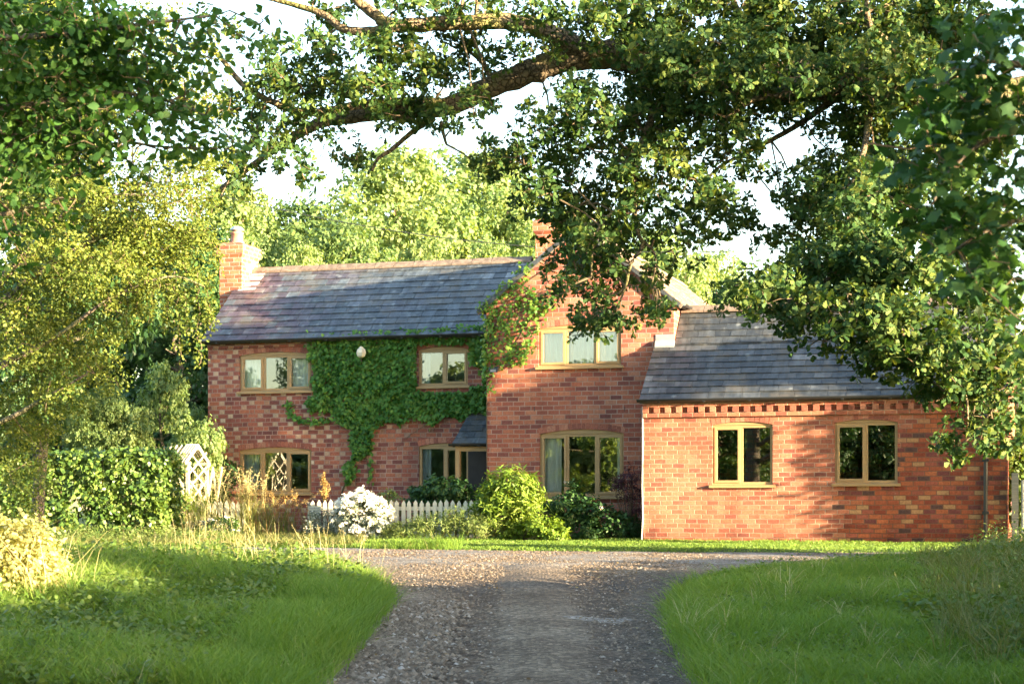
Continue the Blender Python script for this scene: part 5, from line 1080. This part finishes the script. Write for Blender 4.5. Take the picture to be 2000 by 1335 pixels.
def dock(label, px, t, h):
    P = ground_pts(px, 1000, t, 1, 0.01)[0]; root = tag(empty('dock_plant', tuple(P)), label, 'plant'); g = MB(); PP = []
    top = P + np.array([0.03, 0, h]); g.tube([P, (P + top) / 2 + np.array([0.01, 0, 0]), top], [0.008, 0.006, 0.003], 5, False)
    for k in range(30):
        u = rng.uniform(0.25, 0.9); a = P + (top - P) * u; d = rng.normal(size=3); d[2] = abs(d[2]) + 1.0; d /= np.linalg.norm(d); e = a + d * h * (0.30 * (1.05 - u)) + np.array([0, 0, 0.05]); g.tube([a, (a + e) / 2 + d * 0.01, e], 0.003, 4, False)
        for w_ in np.linspace(0.2, 1, 12): PP.append(a + (e - a) * w_ + rng.normal(size=3) * 0.008)
    for u in np.linspace(0.6, 1.0, 50): PP.append(P + (top - P) * u + rng.normal(size=3) * 0.012)
    b = g.build('stems', M['rust_stem'], root); c_ = leaves('seeds', np.repeat(np.array(PP), 3, 0) + rng.normal(size=(len(PP) * 3, 3)) * 0.012, 0.028, 'small', M['rust_stem'], root)
    for o in (b, c_): child_world(o, root)
dock('tall rust brown seeding dock plant against the brick by the creeper stem', 632, -0.9, 1.30)

# ------------------------------------------------------------------ fence, arbour, gate, post, sign, wire
def fence(label, px0, px1, t, ztop, step=0.122):
    s0_ = fs(px0, 1000, t)[0]; s1_ = fs(px1, 1000, t)[0]; n = max(2, int((s1_ - s0_) / step))
    root = tag(empty('picket_fence', tuple(hw(s0_, t)), -math.atan2(UY, UX)), label, 'fence', 'white picket fencing')
    g = MB(); g.hexa([(-0.038, -0.012, 0.06), (0.038, -0.012, 0.06), (0.038, 0.008, 0.06), (-0.038, 0.008, 0.06), (-0.038, -0.012, ztop - 0.06), (0.038, -0.012, ztop - 0.06), (0.038, 0.008, ztop - 0.06), (-0.038, 0.008, ztop - 0.06)])
    b = len(g.v); g.v += [(-0.038, -0.012, ztop - 0.06), (0.038, -0.012, ztop - 0.06), (0.0, -0.012, ztop), (-0.038, 0.008, ztop - 0.06), (0.038, 0.008, ztop - 0.06), (0.0, 0.008, ztop)]
    g.f += [(b, b + 1, b + 2), (b + 5, b + 4, b + 3), (b, b + 2, b + 5, b + 3), (b + 2, b + 1, b + 4, b + 5)]
    p0 = g.build('picket', M['white_paint'], root)
    for i in range(n):
        p_ = p0 if i == 0 else p0.copy()
        if i: COL.objects.link(p_); p_.parent = root
        p_.location = (0.05 + i * step, rng.normal() * 0.003, rng.normal() * 0.008); p_.rotation_euler = (0, rng.normal() * 0.012, 0)
    for z in (0.2, ztop - 0.19):
        g = MB(); g.box(-0.02, n * step + 0.02, 0.0085, 0.045, z, z + 0.07); g.build('rail', M['white_paint'], root)
    for x in (-0.03, n * step / 2, n * step + 0.03):
        g = MB(); g.box(x - 0.045, x + 0.045, 0.046, 0.136, -0.15, ztop - 0.03); g.build('post', M['grey_wood'], root)
    return root
fence('white picket run half hidden by pale grasses beside the arbour', 302, 494, -1.95, 0.74)
fence('white picket run between the white blossom and the golden dome bush', 606, 948, -1.45, 0.76)
def arbour():
    t0_, t1_ = -1.2, -0.35; s0_ = fs(318, 900, t0_)[0]; s1_ = fs(368, 900, t0_)[0]; b = hw((s0_ + s1_) / 2, -0.8); root = tag(empty('garden_arbour', tuple(b), -math.atan2(UY, UX)), 'pale wooden lattice arbour with a slatted roof against the left brick corner', 'arbour')
    wd = (s1_ - s0_) / 2; dp = 0.425; m = M['pale_wood']; ze = 1.46; zr = 1.82
    for x in (-wd, wd):
        for y in (-dp, dp): g = MB(); g.box(x - 0.03, x + 0.03, y - 0.03, y + 0.03, -0.15, ze); g.build('post', m, root)
    g = MB()
    for y in (-dp, dp): g.box(-wd - 0.06, wd + 0.06, y - 0.02, y + 0.02, ze + 0.002, ze + 0.06)
    g.box(-wd - 0.06, wd + 0.06, -0.02, 0.02, zr - 0.06, zr); g.build('rail', m, root)
    g = MB(); n = 11
    for i in range(n):
        x = -wd + 2 * wd * i / (n - 1)
        if i > 5 or i % 1 == 0:
            ww = 0.045 if i < 6 else 0.075
            if i < 6 and i % 2: continue
            g.bar((x, -dp - 0.12, ze + 0.02), (x, 0.0, zr + 0.03), ww, 0.02, (1, 0, 0))
            if i < 6: continue
            g.bar((x, dp + 0.12, ze + 0.02), (x, 0.0, zr + 0.03), ww, 0.02, (1, 0, 0))
    g.build('roof_slats', m, root)
    for x in (-wd, wd):
        g = MB()
        for k in range(5):
            z_ = 0.15 + k * 0.28; g.bar((x, -dp + .03, z_), (x, dp - .03, z_ + 0.45), 0.03, 0.014, (1, 0, 0)); g.bar((x + 0.015, dp - .03, z_), (x + 0.015, -dp + .03, z_ + 0.45), 0.03, 0.014, (1, 0, 0))
        g.build('lattice', m, root)
    g = MB(); g.bar((-wd + 0.04, -dp, ze - 0.42), (-wd + 0.42, -dp, ze - 0.01), 0.04, 0.03, (0, 1, 0)); g.bar((wd - 0.04, -dp, ze - 0.42), (wd - 0.42, -dp, ze - 0.01), 0.04, 0.03, (0, 1, 0)); g.build('brace', m, root)
    g = MB()
    for k in range(4):
        x = -wd + 0.06 + k * 0.2; g.bar((x, dp, 0.1), (x + 0.22, dp, ze - 0.02), 0.035, 0.016, (0, 1, 0)); g.bar((x + 0.22, dp + 0.018, 0.1), (x, dp + 0.018, ze - 0.02), 0.035, 0.016, (0, 1, 0))
    g.build('lattice', m, root)
    g = MB(); g.box(-wd + 0.05, wd - 0.05, -0.05, dp - 0.05, 0.40, 0.45); g.build('bench_seat', m, root)
arbour()
p_ = at(273, 880, 40.0); g = MB(); g.box(-0.06, 0.06, -0.05, 0.05, -0.2, 2.25); g.hexa([(-0.075, -0.065, 2.25), (0.075, -0.065, 2.25), (0.075, 0.065, 2.25), (-0.075, 0.065, 2.25), (-0.02, -0.02, 2.32), (0.02, -0.02, 2.32), (0.02, 0.02, 2.32), (-0.02, 0.02, 2.32)])
o = g.build('garden_post', M['white_paint']); o.location = (p_[0], p_[1], float(H(p_[0], p_[1]))); tag(o, 'white wooden post rising behind the clipped hedge', 'post')
# small notice on the fence, its lines too faint to read
s_, z_ = fs(614, 999, -1.55); root = tag(empty('notice_board', tuple(hw(s_, -1.55)), -math.atan2(UY, UX)), 'small white notice fixed at the end of the picket fence by the white blossom', 'sign')
g = MB(); g.box(-0.13, 0.13, -0.01, 0.01, z_ - 0.13, z_ + 0.11); g.build('board', M['white_paint'], root)
g = MB(); 
for k in range(4): g.box(-0.10, 0.10 - 0.03 * (k % 2), -0.0125, -0.0101, z_ + 0.06 - k * 0.045, z_ + 0.072 - k * 0.045)
g.build('faded_lines', M['lead'], root); g = MB(); g.box(-0.025, 0.025, 0.0105, 0.05, -0.15, z_ + 0.09); g.build('post', M['grey_wood'], root)
# gate at the right edge
gs = fs(1974, 980, TW)[0] + 0.08; root = tag(empty('metal_gate', tuple(hw(gs, TW - 0.1)), -math.atan2(UY, UX)), 'galvanised tubular field gate beside the right brick corner', 'gate')
g = MB(); g.tube([(0.12, 0, 0.15), (0.12, 0, 1.08)], 0.025, 10)
for z in (0.2, 0.38, 0.56, 0.74, 0.9, 1.06): g.tube([(0.12, 0, z), (3.0, 0, z)], 0.019, 8)
g.tube([(3.0, 0, 0.15), (3.0, 0, 1.08)], 0.025, 10); g.tube([(1.5, 0, 0.15), (1.5, 0, 1.08)], 0.018, 8); g.build('gate_frame', M['steel'], root)
g = MB(); g.box(-0.06, 0.05, -0.06, 0.06, -0.3, 1.2); g.build('post', M['grey_wood'], root)
# overhead wire
a = at(560, 412, 47); b = at(1260, 492, 47); g = MB(); q = [a + (b - a) * u + np.array([0, 0, -0.9 * u * (1 - u)]) for u in np.linspace(-0.6, 1.7, 30)]; g.tube(q, 0.011, 5)
tag(g.build('overhead_wire', M['black_plastic']), 'thin wire sagging across the trees above the slate roof', 'wire')

# ------------------------------------------------------------------ unseen hedge added outside the frame to shade the foreground, and weeds
def shade_hedge():
    root = tag(empty('shade_hedge', (6.6, 10, float(H(6.6, 10)))), 'unseen hedge added beyond the right edge of the view to shade the foreground', 'hedge')
    n = 5200; y = rng.uniform(1, 23.5, n); x = 6.5 + np.maximum(0, y - 14) * 0.16 + rng.uniform(-0.7, 0.7, n); top = 1.35 - np.clip(y - 15.0, 0, 2.5) * 0.27 + wav(y * 2, x) * 0.14; z = -1.3 + (top + 1.3) * rng.uniform(0, 1, n)
    P, O = clumped(np.stack([x, y, z], 1), 11, 0.17); a = leaves('foliage', P, 0.165, 'ovate', M['hedge_leaf'], root, outward=O); child_world(a, root)
    g = MB()
    for yy in np.arange(1.2, 17, 0.35): g.tube([(6.5, yy, -1.4), (6.5 + rng.normal() * .15, yy + rng.normal() * .1, -0.2), (6.5 + rng.normal() * .3, yy + rng.normal() * .2, 1.0)], [0.035, 0.025, 0.008], 5, False)
    child_world(g.build('stems', M['twig'], root), root)
shade_hedge()
shrub('shade_tree', 'unseen shrubby tree added to shade the right of the low wing', 'tree', [(13.4, -2.35, 2.1, 0.8, 0.5, 2.2, 420), (14.5, -2.5, 2.3, 0.7, 0.5, 2.2, 300), (13.4, -2.95, 4.35, 0.8, 0.32, 0.45, 120), (14.2, -2.3, 4.4, 0.8, 0.5, 0.5, 140)], 0.14, 'ovate', M['shrub_dark'], per=12, r=0.16, shell=0.0)  # added out of view to keep sun off the wing's roof and right-hand wall

def undergrowth(label, n, region, hgt, size, mat, shape='ovate', hf=None):
    x, y = region(n * 3); k = (sdist(x, y) > 0.35) & inview(x, y, 0.5); x, y = x[k][:n], y[k][:n]; z = H(x, y)
    C = np.stack([x, y, z], 1); hh = hgt * (0.55 + 0.35 * np.clip(0.5 + wav(x * 2.3 + 0.7 * y, y * 1.9 - x), 0, 1.2)) * rng.uniform(0.5, 1.4, len(x)); PP = []
    if hf is not None: hh = hh * hf(x, y)
    for j in range(7): u = (j + 1) / 7; PP.append(C + np.stack([rng.normal(size=len(x)) * 0.05, rng.normal(size=len(x)) * 0.05, hh * u * rng.uniform(0.8, 1.1, len(x))], 1))
    P = np.concatenate(PP); P = np.repeat(P, 2, 0) + rng.normal(size=(len(P) * 2, 3)) * np.array([.05, .05, .02])
    return tag(leaves('undergrowth', P, size, shape, mat, up=0.9, droop=0.35), label, 'undergrowth', kind='stuff')
undergrowth('broad leaved weeds covering the shaded left bank', 5200, lambda n: (-2.35 - np.abs(rng.normal(size=n)) * 1.5, rng.uniform(12.6, 22.5, n)), 0.24, 0.056, M['nettle'])
def leftpatch(n): x = rng.uniform(-7, -1.6, n); y = rng.uniform(20, 25, n); return x, y
undergrowth('low weeds between the tall grass on the left verge', 700, leftpatch, 0.26, 0.06, M['nettle'])
def rightbank(n): y = rng.uniform(14, 25.5, n); x = 3.15 + (y - 14) * 0.21 + np.abs(rng.normal(size=n)) * 1.1; return x, y
bankrise = lambda x, y: np.clip((x - 3.0 - (y - 14) * 0.2) / 1.5, 0.12, 1.3) * rng.uniform(0.5, 1.3, len(x))
undergrowth('soft grey green weeds on the right bank', 850, rightbank, 0.42, 0.055, M['fluffy'], 'lance', bankrise)
undergrowth('bright leafy weeds on the right bank', 750, rightbank, 0.34, 0.045, M['nettle'], 'ovate', bankrise)
undergrowth('broad leaved brambles at the far right of the bank', 300, lambda n: (rng.uniform(3.7, 7, n), rng.uniform(14, 18, n)), 0.24, 0.07, M['nettle'])
undergrowth('weeds along the foot of the hedge and arbour', 900, lambda n: (rng.uniform(-9.5, -4.8, n), rng.uniform(31.8, 34, n)), 0.30, 0.06, M['fluffy'], 'lance')

# ------------------------------------------------------------------ grass
def grass(name, label, n, x0_, x1_, y0_, y1_, h, wd, lean, mat, cond=None, edge=0.0, hn=0.35, leandir=None, bend=0.5):
    tn = 9; x = np.repeat(rng.uniform(x0_, x1_, n // tn), tn); y = np.repeat(rng.uniform(y0_, y1_, n // tn), tn); n = len(x)
    th = np.repeat(rng.uniform(0.6, 1.35, n // tn), tn); ta = np.repeat(rng.uniform(0, 6.28, n // tn), tn)
    x = x + rng.normal(size=n) * 0.045; y = y + rng.normal(size=n) * 0.045; d = sdist(x, y); k = (d > edge + rng.normal(size=n) * 0.04) & inview(x, y, 1.6)
    if cond is not None: k &= cond(x, y, d)
    th, ta = th[k], ta[k]; leandir = np.stack([np.cos(ta), np.sin(ta), np.zeros(len(ta))], 1) * 0.8
    x, y, d = x[k], y[k], d[k]; P = np.stack([x, y, H(x, y) - 0.015], 1); th = th * (1 - 0.45 * sm((y - 20.5) / 2.5) * (np.abs(x) < 9) * (y < 27.9))
    hh = h * (0.65 + hn * 1.2 * np.clip(0.5 + wav(x * 0.9 + 2, y * 1.1), 0, 1.2)) * rng.uniform(0.65, 1.15, len(x)) * th
    return tag(blades(name, P, hh, wd * rng.uniform(0.7, 1.3, len(x)), lean, mat, None, bend, leandir), label, 'grass', kind='stuff')
grass('long_grass', 'long green grass on the left verge', 200000, -7, -0.8, 12.6, 30.5, 0.25, 0.0072, 0.75, M['grass'], lambda x, y, d: (y < 30.2), 0.0, 0.5)
grass('long_grass', 'long green grass on the right verge', 200000, 1.0, 7.6, 12.8, 27.2, 0.17, 0.0072, 0.75, M['grass'], lambda x, y, d: (y < 27), 0.0, 0.4)
grass('meadow_grass', 'dry tall grass mixed through the sunlit left verge', 9000, -8, -0.9, 19, 30, 0.27, 0.009, 0.8, M['dry_grass'], lambda x, y, d: (rng.uniform(size=len(x)) < sm((y - 19) / 5)), 0.0, 0.5)
grass('meadow_grass', 'dry pale stalks among the weeds on the right bank', 15000, 3.0, 8, 14, 26.5, 0.36, 0.008, 0.6, M['dry_grass'], lambda x, y, d: x > 3.2 + (y - 14) * 0.20, 0.0, 0.5)
grass('lawn_grass', 'short mown lawn in front of the house', 150000, -5.5, 9.5, 28.0, 36.5, 0.045, 0.013, 0.7, M['lawn_grass'], lambda x, y, d: (y > 28.0 + 0.1 * np.abs(x) * 0) & ((x - HX) * UY + (y - HY) * UX < TW * (x > 2.5) - 0.03) , 0.0, 0.5)
grass('garden_grass', 'rough grass below the picket fence and hedge', 30000, -10.5, -2.6, 30.5, 36.5, 0.13, 0.011, 0.6, M['dry_grass'], lambda x, y, d: (y > 31.0 - 0.1 * x * 0), 0.0, 0.5)
grass('verge_tufts', 'longer grass hanging over the edges of the track', 26000, -2.6, 3.2, 12.6, 24, 0.30, 0.007, 1.1, M['grass'], lambda x, y, d: d < 0.32, 0.0, 0.4)
grass('dry_grass', 'thin straw coloured grass mixed into the verges', 9000, -6, 6.5, 12.6, 25, 0.26, 0.006, 0.8, M['straw'], lambda x, y, d: rng.uniform(size=len(x)) < 0.25 + 0.5 * (wav(x * 1.1, y * .8) > 0.15), 0.05, 0.4)
undergrowth('small clover leaves in the right verge', 700, lambda n: (rng.uniform(1.4, 5, n), rng.uniform(13, 24, n)), 0.15, 0.035, M['nettle'])
def seedheads(n):
    x = rng.uniform(-4.5, -0.9, n); y = rng.uniform(20, 29, n); d = sdist(x, y); k = (d > 0.05) & inview(x, y); x, y = x[k], y[k]; g = MB(); PP = []
    for a, b in zip(x, y):
        p_ = np.array([a, b, float(H(a, b))]); h = rng.uniform(0.34, 0.6); dx = rng.normal(size=2) * 0.10; q = [p_, p_ + np.array([dx[0] * .3, dx[1] * .3, h * .6]), p_ + np.array([dx[0], dx[1], h])]; g.tube(q, [0.0018, 0.0015, 0.0012], 3, False)
        for u in np.linspace(0, 1, 9): PP.append(q[1] + (q[2] - q[1]) * (0.55 + 0.5 * u) + rng.normal(size=3) * 0.006)
    o = g.build('seeding_grass', M['straw']); tag(o, 'straw coloured grass stalks along the edge of the left verge', 'grass', kind='stuff')
    l = leaves('seed_heads', np.array(PP), 0.024, 'lance', M['straw'], o, up=0.8, droop=-1.2)
seedheads(300)
